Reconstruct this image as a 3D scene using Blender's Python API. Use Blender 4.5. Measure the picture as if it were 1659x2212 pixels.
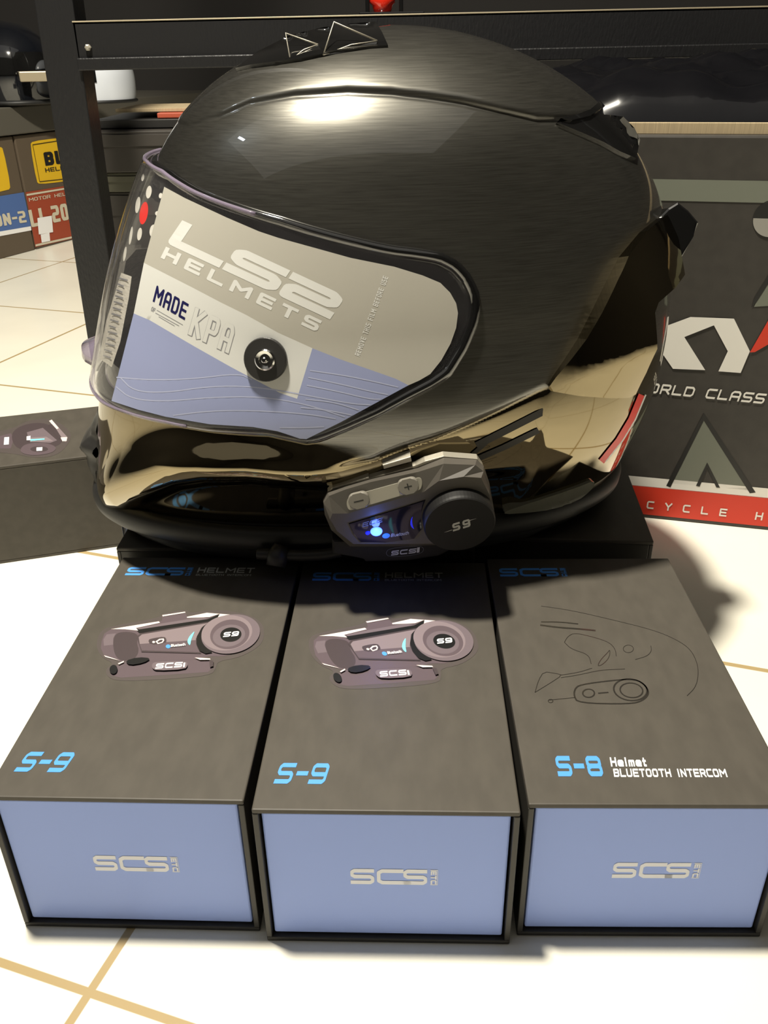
import bpy, bmesh, math, random
import numpy as np
from mathutils import Vector, Matrix
from mathutils.bvhtree import BVHTree
from mathutils.geometry import delaunay_2d_cdt

random.seed(4)
for o_ in list(bpy.data.objects):
    bpy.data.objects.remove(o_)
scene = bpy.context.scene
COL = scene.collection

# ------------------------------------------------------------------ camera
F, CX, CY = 1846.6, 829.5, 1106.0
CR = np.array([.99987, -.00763, -.01423]); CU = np.array([.0161, .4726, .8811]); CF = np.array([0., .8812, -.4727])
CO = np.array([0., 0., .3123])
cd = bpy.data.cameras.new('camera'); cam = bpy.data.objects.new('camera', cd); COL.objects.link(cam)
cd.sensor_fit = 'VERTICAL'; cd.sensor_height = 36; cd.lens = 36 * F / 2212; cd.clip_start = .01; cd.clip_end = 50
m = Matrix.Identity(4)
for i in range(3):
    m[i][0], m[i][1], m[i][2], m[i][3] = CR[i], CU[i], -CF[i], CO[i]
cam.matrix_world = m
scene.camera = cam

# ------------------------------------------------------------------ world, lights, exposure
scene.view_settings.view_transform = 'Standard'; scene.view_settings.look = 'None'
scene.view_settings.gamma = 1; scene.view_settings.use_curve_mapping = False
scene.view_settings.exposure = 0.0
wd = bpy.data.worlds.new('world'); scene.world = wd; wd.use_nodes = True
wd.node_tree.nodes['Background'].inputs[0].default_value = (.8, .9, 1, 1)
wd.node_tree.nodes['Background'].inputs[1].default_value = .03

def lamp(name, kind, loc, power, color, size, aim=None, spot=None):
    l = bpy.data.lights.new(name, kind); l.energy = power; l.color = color
    if kind == 'AREA':
        l.shape = 'RECTANGLE'; l.size, l.size_y = size
    else:
        l.shadow_soft_size = size
    if spot: l.spot_size = spot; l.spot_blend = .3
    ob = bpy.data.objects.new(name, l); COL.objects.link(ob); ob.location = loc
    if aim is not None:
        ob.rotation_euler = (Vector(aim) - Vector(loc)).to_track_quat('-Z', 'Y').to_euler()
    return ob
lamp('ceiling_spot_light', 'POINT', (-.235, .36, 1.48), 168, (1, .935, .80), .055)
lamp('ceiling_fill_light', 'AREA', (-.75, -.75, 2.5), 7, (1, .96, .88), (3.6, 2.6), aim=(-.75, -.74, 0))  # wide soft fill added overhead behind the camera, out of view
lamp('shop_left_light', 'AREA', (-2.0, .2, 2.3), 2, (.75, .87, 1), (.25, .05), aim=(0, .6, .2))

# ------------------------------------------------------------------ helpers
def nrm(a): a = np.asarray(a, float); return a / np.linalg.norm(a)
def ray(x, y): return nrm(CF * F + CR * (x - CX) - CU * (y - CY))
def onz(x, y, z): d = ray(x, y); return CO + d * ((z - CO[2]) / d[2])
def ony(x, y, Y): d = ray(x, y); return CO + d * ((Y - CO[1]) / d[1])

class Plane:
    """a flat face in the place: origin, two axes, outward normal"""
    def __init__(s, o, ex, ey):
        s.o = np.array(o, float); s.ex = nrm(ex); s.ey = nrm(ey); s.n = np.cross(s.ex, s.ey)
    def uv(s, x, y):
        d = ray(x, y); t = ((s.o - CO) @ s.n) / (d @ s.n); p = CO + d * t - s.o
        return (p @ s.ex, p @ s.ey)
    def at(s, u, v, off=0): return s.o + s.ex * u + s.ey * v + s.n * off

def mat(name, col, rough=.5, metal=0, coat=0, coat_rough=.03, coat_ior=1.5, spec=.5, emit=None, estr=0, noise=None, bump=None):
    mt = bpy.data.materials.new(name); mt.use_nodes = True; nt = mt.node_tree; b = nt.nodes['Principled BSDF']
    b.inputs['Base Color'].default_value = (*col, 1); b.inputs['Roughness'].default_value = rough
    b.inputs['Metallic'].default_value = metal; b.inputs['Coat Weight'].default_value = coat
    b.inputs['Coat Roughness'].default_value = coat_rough; b.inputs['Coat IOR'].default_value = coat_ior
    b.inputs['Specular IOR Level'].default_value = spec
    if emit: b.inputs['Emission Color'].default_value = (*emit, 1); b.inputs['Emission Strength'].default_value = estr
    if noise or bump:
        tc = nt.nodes.new('ShaderNodeTexCoord'); mp = nt.nodes.new('ShaderNodeMapping'); nt.links.new(tc.outputs['Object'], mp.inputs[0])
        nz = nt.nodes.new('ShaderNodeTexNoise'); nt.links.new(mp.outputs[0], nz.inputs['Vector']); nz.inputs['Detail'].default_value = 5
        k = noise or bump
        mp.inputs['Scale'].default_value = k[0]
        if noise:
            rp = nt.nodes.new('ShaderNodeValToRGB'); nt.links.new(nz.outputs['Fac'], rp.inputs[0])
            rp.color_ramp.elements[0].position = .35; rp.color_ramp.elements[1].position = .65
            a, c = k[1], k[2]
            rp.color_ramp.elements[0].color = (*[v * a for v in col], 1); rp.color_ramp.elements[1].color = (*[v * c for v in col], 1)
            nt.links.new(rp.outputs[0], b.inputs['Base Color'])
        if bump:
            bp = nt.nodes.new('ShaderNodeBump'); bp.inputs['Strength'].default_value = bump[1]; bp.inputs['Distance'].default_value = bump[2]
            nt.links.new(nz.outputs['Fac'], bp.inputs['Height']); nt.links.new(bp.outputs[0], b.inputs['Normal'])
    return mt

class MB:
    """collects polygons in world coordinates; build() links them as one mesh object"""
    def __init__(s): s.v = []; s.f = []; s.m = []; s.s = []
    def add(s, vs, fs, slot=0, smooth=False):
        n = len(s.v); s.v.extend([tuple(map(float, p)) for p in vs])
        for f_ in fs: s.f.append(tuple(i + n for i in f_)); s.m.append(slot); s.s.append(smooth)
        return s
    def bm(s, bm, slot=0, smooth=False):
        bm.verts.index_update()
        s.add([v.co for v in bm.verts], [[v.index for v in f_.verts] for f_ in bm.faces], slot, smooth); bm.free(); return s
    def build(s, name, mats, parent=None):
        me = bpy.data.meshes.new(name); ob = bpy.data.objects.new(name, me); COL.objects.link(ob)
        V = s.v
        root = parent
        while root is not None and root.parent is not None: root = root.parent
        if root is not None:
            inv = root.matrix_basis.inverted(); V = [tuple(inv @ Vector(p)) for p in V]
            ob.parent = parent
        me.from_pydata(V, [], s.f)
        for mm in (mats if isinstance(mats, (list, tuple)) else [mats]): me.materials.append(mm)
        me.polygons.foreach_set('material_index', s.m); me.polygons.foreach_set('use_smooth', s.s)
        me.update(); return ob

def tag(ob, label, cat, group=None, kind=None):
    ob['label'] = label; ob['category'] = cat
    if group: ob['group'] = group
    if kind: ob['kind'] = kind
    return ob
def thing(name, label, cat, loc=(0, 0, 0), rz=0, group=None):
    e = bpy.data.objects.new(name, None); COL.objects.link(e); e.empty_display_size = .05
    e.matrix_basis = Matrix.Translation(Vector(loc)) @ Matrix.Rotation(rz, 4, 'Z')
    return tag(e, label, cat, group)
def struct(ob): ob['kind'] = 'structure'; return ob

def rbox(mb, o, ex, ey, ez, bev=.001, slot=0, seg=2):
    """box from corner o along three full-length axis vectors"""
    bm = bmesh.new(); o, ex, ey, ez = [np.array(k, float) for k in (o, ex, ey, ez)]
    vs = [bm.verts.new(o + ex * i + ey * j + ez * k) for k in (0, 1) for j in (0, 1) for i in (0, 1)]
    for f_ in ((0, 2, 3, 1), (4, 5, 7, 6), (0, 1, 5, 4), (2, 6, 7, 3), (0, 4, 6, 2), (1, 3, 7, 5)): bm.faces.new([vs[i] for i in f_])
    if bev: bmesh.ops.bevel(bm, geom=bm.edges[:], offset=bev, segments=seg, affect='EDGES', profile=.5)
    bmesh.ops.recalc_face_normals(bm, faces=bm.faces[:])
    mb.bm(bm, slot); return mb

def tube(mb, pts, rad, n=10, closed=False, slot=0, caps=True):
    P = np.array(pts, float); N = len(P); rad = np.broadcast_to(rad, (N,))
    T = np.array([nrm(P[(i + 1) % N if closed else min(i + 1, N - 1)] - P[i - 1 if (closed or i) else 0]) for i in range(N)])
    a = np.array([0, 0, 1.]) if abs(T[0][2]) < .9 else np.array([1., 0, 0]); u = nrm(np.cross(T[0], a)); vs = []; fs = []
    for i in range(N):
        u = nrm(u - T[i] * (u @ T[i])); w = np.cross(T[i], u)
        for k in range(n):
            c = 2 * math.pi * k / n; vs.append(P[i] + rad[i] * (u * math.cos(c) + w * math.sin(c)))
    for i in range(N if closed else N - 1):
        j = (i + 1) % N
        for k in range(n): fs.append((i * n + k, i * n + (k + 1) % n, j * n + (k + 1) % n, j * n + k))
    if caps and not closed: fs += [tuple(range(n))[::-1], tuple(range((N - 1) * n, N * n))]
    mb.add(vs, fs, slot, True); return mb

def prism(mb, pl, poly, h0, h1, slot=0, inset=0, bev=0):
    """polygon in a plane's own coordinates, extruded from h0 to h1 along its normal, optionally bevelled"""
    bm = bmesh.new(); n = len(poly)
    a = [bm.verts.new(pl.at(u, v, h0)) for u, v in poly]; b = [bm.verts.new(pl.at(u, v, h1)) for u, v in poly]
    top = bm.faces.new(b); bm.faces.new(a[::-1])
    for i in range(n): bm.faces.new((a[i], a[(i + 1) % n], b[(i + 1) % n], b[i]))
    if bev: bmesh.ops.bevel(bm, geom=list(top.edges), offset=bev, segments=3, affect='EDGES', profile=.6)
    bmesh.ops.recalc_face_normals(bm, faces=bm.faces[:]); mb.bm(bm, slot); return mb

def ell(cx, cy, rx, ry, rot=0, n=40, a0=0, a1=2 * math.pi):
    full = abs(a1 - a0 - 2 * math.pi) < 1e-6
    out = []
    for k in range(n):
        t = a0 + (a1 - a0) * k / (n if full else n - 1); x, y = rx * math.cos(t), ry * math.sin(t)
        out.append((cx + x * math.cos(rot) - y * math.sin(rot), cy + x * math.sin(rot) + y * math.cos(rot)))
    return out

def rrect(w, h, r, n=6, cx=0, cy=0):
    out = []
    for (sx, sy, a) in ((1, 1, 0), (-1, 1, 90), (-1, -1, 180), (1, -1, 270)):
        for k in range(n + 1):
            t = math.radians(a + 90 * k / n); out.append((cx + sx * (w / 2 - r) + r * math.cos(t), cy + sy * (h / 2 - r) + r * math.sin(t)))
    return out

def inside(p, poly):
    x, y = p; c = False; n = len(poly); j = n - 1
    for i in range(n):
        xi, yi = poly[i]; xj, yj = poly[j]
        if (yi > y) != (yj > y) and x < (xj - xi) * (y - yi) / (yj - yi) + xi: c = not c
        j = i
    return c

def dense(poly, sp, closed=True):
    out = []; n = len(poly)
    for i in range(n if closed else n - 1):
        a, b = np.array(poly[i], float), np.array(poly[(i + 1) % n], float); k = max(1, int(np.hypot(*(b - a)) / sp))
        for q in range(k): out.append(tuple(a + (b - a) * q / k))
    if not closed: out.append(tuple(poly[-1]))
    return out

def smooth_poly(pts, closed=False, it=2):
    P = [tuple(p) for p in pts]
    for _ in range(it):
        Q = []; n = len(P)
        if not closed: Q.append(P[0])
        for i in range(n if closed else n - 1):
            a, b = np.array(P[i]), np.array(P[(i + 1) % n]); Q += [tuple(a * .75 + b * .25), tuple(a * .25 + b * .75)]
        if not closed: Q.append(P[-1])
        P = Q
    return P

def fill(poly, sp=None):
    """triangulate a 2-D polygon, with inner points on a grid when sp is given"""
    poly = dense(poly, sp) if sp else list(poly)
    pts = [Vector(p) for p in poly]
    if sp:
        xs = [p[0] for p in poly]; ys = [p[1] for p in poly]
        for x in np.arange(min(xs) + sp / 2, max(xs), sp):
            for y in np.arange(min(ys) + sp / 2, max(ys), sp):
                if inside((x, y), poly): pts.append(Vector((x + random.uniform(-.1, .1) * sp, y + random.uniform(-.1, .1) * sp)))
    r = delaunay_2d_cdt(pts, [], [list(range(len(poly)))], 1, 1e-6)
    return [tuple(v) for v in r[0]], [tuple(f_) for f_ in r[2]]

def lay(mb, poly, mapper, slot=0, sp=None, flip=False, smooth=True):
    v, f_ = fill(poly, sp)
    P = [mapper(*p) for p in v]
    mb.add(P, [x[::-1] for x in f_] if flip else f_, slot, smooth); return mb

# ------------------------------------------------------------------ block lettering made of strokes
G = {
 'A': [[(0, 0), (0, .8), (.2, 1), (.8, 1), (1, .8), (1, 0)], [(0, .42), (1, .42)]], 'B': [[(0, 0), (0, 1), (.85, 1), (1, .88), (1, .62), (.88, .52), (0, .52)], [(.88, .52), (1, .4), (1, .12), (.85, 0), (0, 0)]],
 'C': [[(1, 1), (.15, 1), (0, .85), (0, .15), (.15, 0), (1, 0)]], 'D': [[(0, 0), (0, 1), (.8, 1), (1, .8), (1, .2), (.8, 0), (0, 0)]],
 'E': [[(1, 1), (0, 1), (0, 0), (1, 0)], [(0, .5), (.9, .5)]], 'F': [[(1, 1), (0, 1), (0, 0)], [(0, .5), (.85, .5)]],
 'H': [[(0, 0), (0, 1)], [(1, 0), (1, 1)], [(0, .5), (1, .5)]], 'I': [[(.5, 0), (.5, 1)]], 'K': [[(0, 0), (0, 1)], [(1, 1), (.1, .48)], [(.25, .58), (1, 0)]],
 'L': [[(0, 1), (0, 0), (1, 0)]], 'M': [[(0, 0), (0, 1), (.5, .4), (1, 1), (1, 0)]], 'N': [[(0, 0), (0, 1), (1, 0), (1, 1)]],
 'O': [[(.15, 0), (0, .15), (0, .85), (.15, 1), (.85, 1), (1, .85), (1, .15), (.85, 0), (.15, 0)]], 'P': [[(0, 0), (0, 1), (.85, 1), (1, .88), (1, .55), (.85, .42), (0, .42)]],
 'R': [[(0, 0), (0, 1), (.85, 1), (1, .88), (1, .57), (.85, .45), (0, .45)], [(.55, .45), (1, 0)]],
 'S': [[(1, 1), (.12, 1), (0, .88), (0, .62), (.12, .5), (.88, .5), (1, .38), (1, .12), (.88, 0), (0, 0)]],
 'T': [[(0, 1), (1, 1)], [(.5, 1), (.5, 0)]], 'U': [[(0, 1), (0, .15), (.15, 0), (.85, 0), (1, .15), (1, 1)]], 'V': [[(0, 1), (.5, 0), (1, 1)]],
 'W': [[(0, 1), (.2, 0), (.5, .7), (.8, 0), (1, 1)]], 'Y': [[(0, 1), (.5, .45), (1, 1)], [(.5, .45), (.5, 0)]], 'X': [[(0, 0), (1, 1)], [(0, 1), (1, 0)]],
 '-': [[(0, .5), (1, .5)]], '0': [[(.15, 0), (0, .15), (0, .85), (.15, 1), (.85, 1), (1, .85), (1, .15), (.85, 0), (.15, 0)]], '1': [[(.3, .85), (.55, 1), (.55, 0)]],
 '2': [[(0, 1), (.88, 1), (1, .88), (1, .62), (.88, .5), (.12, .5), (0, .38), (0, 0), (1, 0)]], '8': [[(.15, .5), (0, .62), (0, .88), (.12, 1), (.88, 1), (1, .88), (1, .62), (.85, .5), (1, .38), (1, .12), (.88, 0), (.12, 0), (0, .12), (0, .38), (.15, .5), (.85, .5)]],
 '9': [[(1, .45), (.12, .45), (0, .57), (0, .88), (.12, 1), (.88, 1), (1, .88), (1, .12), (.88, 0), (0, 0)]],
 'b': [[(0, 1), (0, 0), (.9, 0), (1, .1), (1, .54), (.9, .64), (0, .64)]],
 'e': [[(0, .32), (1, .32), (1, .5), (.85, .64), (.15, .64), (0, .5), (0, .12), (.15, 0), (.95, 0)]], 'l': [[(.4, 1), (.4, 0)]], 'm': [[(0, 0), (0, .64), (1, .64), (1, 0)], [(.5, .64), (.5, 0)]],
 't': [[(.35, .95), (.35, 0), (1, 0)], [(0, .64), (.95, .64)]], 'u': [[(0, .64), (0, .1), (.1, 0), (1, 0)], [(1, .64), (1, 0)]], 'o': [[(.1, 0), (0, .1), (0, .54), (.1, .64), (.9, .64), (1, .54), (1, .1), (.9, 0), (.1, 0)]],
 'h': [[(0, 1), (0, 0)], [(0, .6), (.9, .6), (1, .5), (1, 0)]], 'r': [[(0, 0), (0, .64)], [(0, .5), (.3, .64), (.8, .64)]],
 '+': [[(.5, .12), (.5, .88)], [(.12, .5), (.88, .5)]], ' ': [],
 'c': [[(1, 1), (.15, 1), (0, .85), (0, .15), (.15, 0), (1.32, 0)]],     # joined C of the box mark
}
def ribbon(pts, th, closed=False):
    P = [np.array(p, float) for p in pts]; n = len(P); L = []; R = []
    for i in range(n):
        a = P[i] - P[i - 1] if (i > 0 or closed) else P[1] - P[0]; b = P[(i + 1) % n] - P[i] if (i < n - 1 or closed) else P[i] - P[i - 1]
        if not (np.hypot(*a) > 1e-12): a = b
        if not (np.hypot(*b) > 1e-12): b = a
        a = nrm(a); b = nrm(b); na = np.array([-a[1], a[0]]); nb = np.array([-b[1], b[0]]); k = na + nb
        k = nrm(k) if np.hypot(*k) > 1e-6 else na
        s = th / 2 / max(.5, k @ na); L.append(P[i] + k * s); R.append(P[i] - k * s)
    return [[tuple(L[i]), tuple(R[i]), tuple(R[(i + 1) % n]), tuple(L[(i + 1) % n])] for i in range(n if closed else n - 1)]

def word(txt, asp=.75, th=.18, gap=.18, shear=0):
    """list of polygons, cap height 1; returns (polygons, total width). asp: letter width / height"""
    out = []; x = 0.
    for ch in txt:
        qs = []
        w = asp * (.45 if ch in 'I1l' else .6 if ch in 'rt' else .7 if ch == '-' else .8 if ch == ' ' else 1.25 if ch in 'MW' else 1)
        for st in G.get(ch, []):
            P = [np.array((x + th / 2 + p[0] * (w - th), th / 2 + p[1] * (1 - th))) for p in st]
            loop = st[0] == st[-1]
            for i in range(len(P) - 1):
                a, b = P[i], P[i + 1]; d = nrm(b - a); k = np.array([-d[1], d[0]]) * th / 2
                a2 = a - d * th / 2 if (i == 0 and not loop) else a; b2 = b + d * th / 2 if (i == len(P) - 2 and not loop) else b
                qs.append([tuple(a2 + k), tuple(a2 - k), tuple(b2 - k), tuple(b2 + k)])
            for i in range(0 if loop else 1, len(P) - 1):
                if len(P) == 2: break
                d0 = nrm(P[i] - P[i - 1 if i else -2]); d1 = nrm(P[i + 1] - P[i])
                if d0 @ d1 > .15: rr = th / 2
                else: rr = th / 2                                  # square corners keep a small round
                qs.append([(P[i][0] + rr * math.cos(q * math.pi / 5), P[i][1] + rr * math.sin(q * math.pi / 5)) for q in range(10)])
        x += w + gap * asp; out.append(qs)
    if shear: out = [[[(a + b * shear, b) for a, b in q] for q in g] for g in out]
    return out, x - gap * asp

def letters(qs, sub):
    """bars and joints of touching polygons merged into flat, non-overlapping triangles"""
    out = []
    for grp in qs:
        pts = []; fs = []
        for q in grp:
            q = dense(q, .14 if sub > 3 else .35) if sub > 1 else q
            a = sum(q[i][0] * q[(i + 1) % len(q)][1] - q[(i + 1) % len(q)][0] * q[i][1] for i in range(len(q)))
            if a < 0: q = q[::-1]
            fs.append(list(range(len(pts), len(pts) + len(q)))); pts += [Vector(p) for p in q]
        if not pts: continue
        r = delaunay_2d_cdt(pts, [], fs, 1, 1e-5); out.append(([tuple(k) for k in r[0]], [tuple(k) for k, w in zip(r[2], r[5]) if w]))
    return out

def lay_word(mb, txt, mapper, org, du, dv, slot=0, sub=1, fit=True, flip=False, **kw):
    """letters from org; the whole word spans du, its cap height spans dv (both 2-D vectors of the mapper's plane)"""
    qs, W = word(txt, **kw); org, du, dv = [np.array(k, float) for k in (org, du, dv)]
    if np.cross(du, dv) < 0: flip = not flip
    for q in letters(qs, sub):
        v, f_ = q
        mb.add([mapper(*(org + du * (a / W) + dv * b)) for a, b in v], [k[::-1] if flip else k for k in f_], slot)
    return mb

# ------------------------------------------------------------------ materials
M = {}
M['lid'] = mat('black soft touch card', (.074, .066, .054), .5, noise=((30, 12, 30), .93, 1.08), spec=.3)
M['blue'] = mat('pale blue card', (.37, .495, 1.0), .32, spec=.15)
M['logo'] = mat('silver white print', (.86, .88, .96), .4)
M['edge'] = mat('dark card edge', (.03, .027, .022), .5)
M['white'] = mat('white print', (.85, .85, .85), .45)
M['azure'] = mat('azure print', (.09, .33, .86), .4)
M['mauve'] = mat('mauve print', (.105, .078, .088), .42)
M['mauve_light'] = mat('light mauve print', (.22, .175, .185), .42)
M['mauve_mid'] = mat('mid mauve print', (.15, .118, .13), .42)
M['mauve_dark'] = mat('dark mauve print', (.06, .045, .048), .42)
M['mauve_halo'] = mat('mauve halo print', (.078, .064, .060), .45)
M['ink'] = mat('black print', (.008, .008, .008), .4)
M['pearl'] = mat('pale print', (.72, .62, .58), .42)
M['cyan'] = mat('cyan print', (.22, .75, .82), .42)
M['varnish'] = mat('clear spot varnish', (.030, .027, .023), .12, spec=.8)
M['rack'] = mat('black painted steel', (.010, .010, .011), .38, bump=((90, 90, 30), .25, .002))
M['rackedge'] = mat('worn steel edge', (.42, .36, .25), .4, metal=.4)
M['gloss'] = mat('gloss black plastic', (.006, .006, .006), .08, spec=.6, coat=1, coat_ior=1.9, coat_rough=.03)
M['matte'] = mat('matte black plastic', (.020, .019, .018), .45)
M['rubber'] = mat('black rubber', (.012, .012, .012), .5)
M['device'] = mat('charcoal device plastic', (.085, .076, .064), .42, bump=((900, 900, 900), .08, .0004))
M['dial'] = mat('dial rubberised plastic', (.009, .0085, .008), .55, spec=.3)
M['bracket'] = mat('sanded grey bracket', (.42, .39, .32), .38, metal=.5, bump=((900, 900, 900), .2, .0006))
M['bezel'] = mat('grey key bezel', (.36, .34, .28), .35, metal=.2)
M['keycap'] = mat('grey keycap', (.20, .185, .155), .45)
M['panel'] = mat('glossy dark blue panel', (.003, .003, .012), .06, spec=.5)
M['led'] = mat('lit blue led', (.1, .2, 1), .3, emit=(.04, .10, 1), estr=7)
M['led_dim'] = mat('dim blue led', (.02, .03, .4), .3, emit=(.01, .02, 1), estr=.5)
M['greytext'] = mat('silver print', (.50, .50, .47), .35)
M['dimtext'] = mat('faint grey print', (.12, .12, .14), .4)
M['chrome'] = mat('bright metal', (.75, .75, .73), .12, metal=1)
M['film_grey'] = mat('grey protective film', (.45, .43, .375), .28, coat=.5, coat_rough=.12)
M['film_white'] = mat('white protective film', (.66, .66, .63), .28, coat=.5, coat_rough=.12)
M['film_blue'] = mat('blue protective film', (.30, .335, .53), .28, coat=.5, coat_rough=.12)
M['film_wave'] = mat('pale blue wave print', (.42, .45, .62), .3)
M['film_text'] = mat('pale film lettering', (.70, .70, .67), .3)
M['navy'] = mat('navy film lettering', (.012, .012, .075), .35)
M['film_line'] = mat('grey film lettering', (.25, .25, .27), .35)
M['red'] = mat('signal red print', (.9, .02, .01), .4)
M['dots'] = mat('cream print', (.85, .82, .74), .4)
M['paper'] = mat('white paper label', (.70, .66, .58), .6, noise=((40, 40, 700), .75, 1.1))
M['interior'] = mat('dark liner foam', (.012, .012, .013), .8)

def paint(name, col, metal, rough, coat_ior, streak):
    mt = mat(name, col, rough, metal, coat=1, coat_rough=.02, coat_ior=coat_ior); nt = mt.node_tree; b = nt.nodes['Principled BSDF']
    tc = nt.nodes.new('ShaderNodeTexCoord'); mp = nt.nodes.new('ShaderNodeMapping'); nz = nt.nodes.new('ShaderNodeTexNoise')
    nt.links.new(tc.outputs['Object'], mp.inputs[0]); nt.links.new(mp.outputs[0], nz.inputs['Vector'])
    mp.inputs['Scale'].default_value = (12, 30, 420); mp.inputs['Rotation'].default_value = (0, math.radians(3), 0); nz.inputs['Detail'].default_value = 6
    mr = nt.nodes.new('ShaderNodeMapRange'); nt.links.new(nz.outputs['Fac'], mr.inputs[0])
    mr.inputs[1].default_value = .3; mr.inputs[2].default_value = .7; mr.inputs[3].default_value = 1 - streak; mr.inputs[4].default_value = 1 + streak
    mx = nt.nodes.new('ShaderNodeVectorMath'); mx.operation = 'SCALE'; mx.inputs[0].default_value = col; nt.links.new(mr.outputs[0], mx.inputs['Scale'])
    at = nt.nodes.new('ShaderNodeAttribute'); at.attribute_name = 'lower_coat'           # where the lower lacquer begins
    mc = nt.nodes.new('ShaderNodeMix'); mc.data_type = 'RGBA'; nt.links.new(at.outputs['Fac'], mc.inputs[0])
    nt.links.new(mx.outputs[0], mc.inputs[6]); mc.inputs[7].default_value = (.30, .25, .155, 1); nt.links.new(mc.outputs[2], b.inputs['Base Color'])
    for key, hi_, lo_ in (('Metallic', metal, 1), ('Roughness', rough, .05), ('Coat Weight', 1, 0)):
        r_ = nt.nodes.new('ShaderNodeMapRange'); nt.links.new(at.outputs['Fac'], r_.inputs[0]); r_.inputs[3].default_value = hi_; r_.inputs[4].default_value = lo_; nt.links.new(r_.outputs[0], b.inputs[key])
    return mt
M['shell'] = paint('brushed graphite lacquer', (.135, .130, .113), .88, .33, 1.8, .22)
M['lower'] = mat('dark bronze gloss lacquer', (.30, .25, .155), .05, metal=1)

def clear(name, tint, dens, rough=.02):
    """clear plastic: mirror reflections by Fresnel over a see-through tint"""
    mt = bpy.data.materials.new(name); mt.use_nodes = True; nt = mt.node_tree; nt.nodes.clear()
    out = nt.nodes.new('ShaderNodeOutputMaterial'); tr = nt.nodes.new('ShaderNodeBsdfTransparent'); gl = nt.nodes.new('ShaderNodeBsdfGlossy')
    df = nt.nodes.new('ShaderNodeBsdfDiffuse'); df.inputs[0].default_value = (*tint, 1); m0 = nt.nodes.new('ShaderNodeMixShader'); m0.inputs[0].default_value = dens
    gl.inputs['Roughness'].default_value = rough; fr = nt.nodes.new('ShaderNodeFresnel')
    ge = nt.nodes.new('ShaderNodeNewGeometry'); ir = nt.nodes.new('ShaderNodeMapRange'); nt.links.new(ge.outputs['Backfacing'], ir.inputs[0])
    ir.inputs[3].default_value = 1.5; ir.inputs[4].default_value = 1 / 1.5; nt.links.new(ir.outputs[0], fr.inputs[0])       # one index on both sides
    mx = nt.nodes.new('ShaderNodeMixShader'); nt.links.new(tr.outputs[0], m0.inputs[1]); nt.links.new(df.outputs[0], m0.inputs[2])
    nt.links.new(fr.outputs[0], mx.inputs[0]); nt.links.new(m0.outputs[0], mx.inputs[1]); nt.links.new(gl.outputs[0], mx.inputs[2])
    nt.links.new(mx.outputs[0], out.inputs[0]); return mt
M['visor'] = clear('clear visor plastic', (.5, .48, .5), .03)
M['visor_edge'] = clear('clear visor edge', (.30, .25, .34), .55, .1)

# ------------------------------------------------------------------ the room
mt = mat('cream floor tiles', (.80, .78, .68), .3, spec=.35); nt = mt.node_tree; b = nt.nodes['Principled BSDF']
tc = nt.nodes.new('ShaderNodeTexCoord'); mp = nt.nodes.new('ShaderNodeMapping'); nt.links.new(tc.outputs['Object'], mp.inputs[0])
br = nt.nodes.new('ShaderNodeTexBrick'); nt.links.new(mp.outputs[0], br.inputs['Vector'])
GA = math.radians(-18.5)                                   # the tiles lie turned in the room
gx, gy = -.1147, .2004                                     # a crossing of two joints
mp.vector_type = 'POINT'
mp.inputs['Rotation'].default_value = (0, 0, -GA)
mp.inputs['Location'].default_value = (-(gx * math.cos(-GA) - gy * math.sin(-GA)), -(gx * math.sin(-GA) + gy * math.cos(-GA)), 0)
br.offset = 0; br.inputs['Scale'].default_value = 1; br.inputs['Brick Width'].default_value = .279; br.inputs['Row Height'].default_value = .279
br.inputs['Mortar Size'].default_value = .0020; br.inputs['Mortar Smooth'].default_value = .25
br.inputs['Color1'].default_value = (.81, .78, .675, 1); br.inputs['Color2'].default_value = (.78, .75, .65, 1); br.inputs['Mortar'].default_value = (.40, .30, .15, 1)
nz = nt.nodes.new('ShaderNodeTexNoise'); nt.links.new(tc.outputs['Object'], nz.inputs['Vector']); nz.inputs['Scale'].default_value = 7; nz.inputs['Detail'].default_value = 6
mr = nt.nodes.new('ShaderNodeMapRange'); nt.links.new(nz.outputs['Fac'], mr.inputs[0]); mr.inputs[3].default_value = .88; mr.inputs[4].default_value = 1.1
sc = nt.nodes.new('ShaderNodeVectorMath'); sc.operation = 'SCALE'; nt.links.new(br.outputs[0], sc.inputs[0]); nt.links.new(mr.outputs[0], sc.inputs['Scale'])
nt.links.new(sc.outputs[0], b.inputs['Base Color']); M['floor'] = mt
M['wall'] = mat('dark shop wall', (.022, .020, .019), .8); M['ceil'] = mat('dark shop ceiling', (.03, .028, .026), .8)
X0, X1, Y0, Y1, ZT = -2.6, 2.6, -3.0, 3.2, 2.7
struct(rbox(MB(), (X0 - .1, Y0 - .1, -.1), (X1 - X0 + .2, 0, 0), (0, Y1 - Y0 + .2, 0), (0, 0, .1), 0).build('floor', M['floor']))
struct(rbox(MB(), (X0 - .1, Y0 - .1, ZT), (X1 - X0 + .2, 0, 0), (0, Y1 - Y0 + .2, 0), (0, 0, .1), 0).build('ceiling', M['ceil']))
struct(rbox(MB(), (X0, Y1, 0), (X1 - X0, 0, 0), (0, .1, 0), (0, 0, ZT), 0).build('wall_back', M['wall']))
struct(rbox(MB(), (X0, Y0 - .1, 0), (X1 - X0, 0, 0), (0, .1, 0), (0, 0, ZT), 0).build('wall_front', M['wall']))
struct(rbox(MB(), (X0 - .1, Y0, 0), (.1, 0, 0), (0, Y1 - Y0, 0), (0, 0, ZT), 0).build('wall_left', M['wall']))
struct(rbox(MB(), (X1, Y0, 0), (.1, 0, 0), (0, Y1 - Y0, 0), (0, 0, ZT), 0).build('wall_right', M['wall']))

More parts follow.
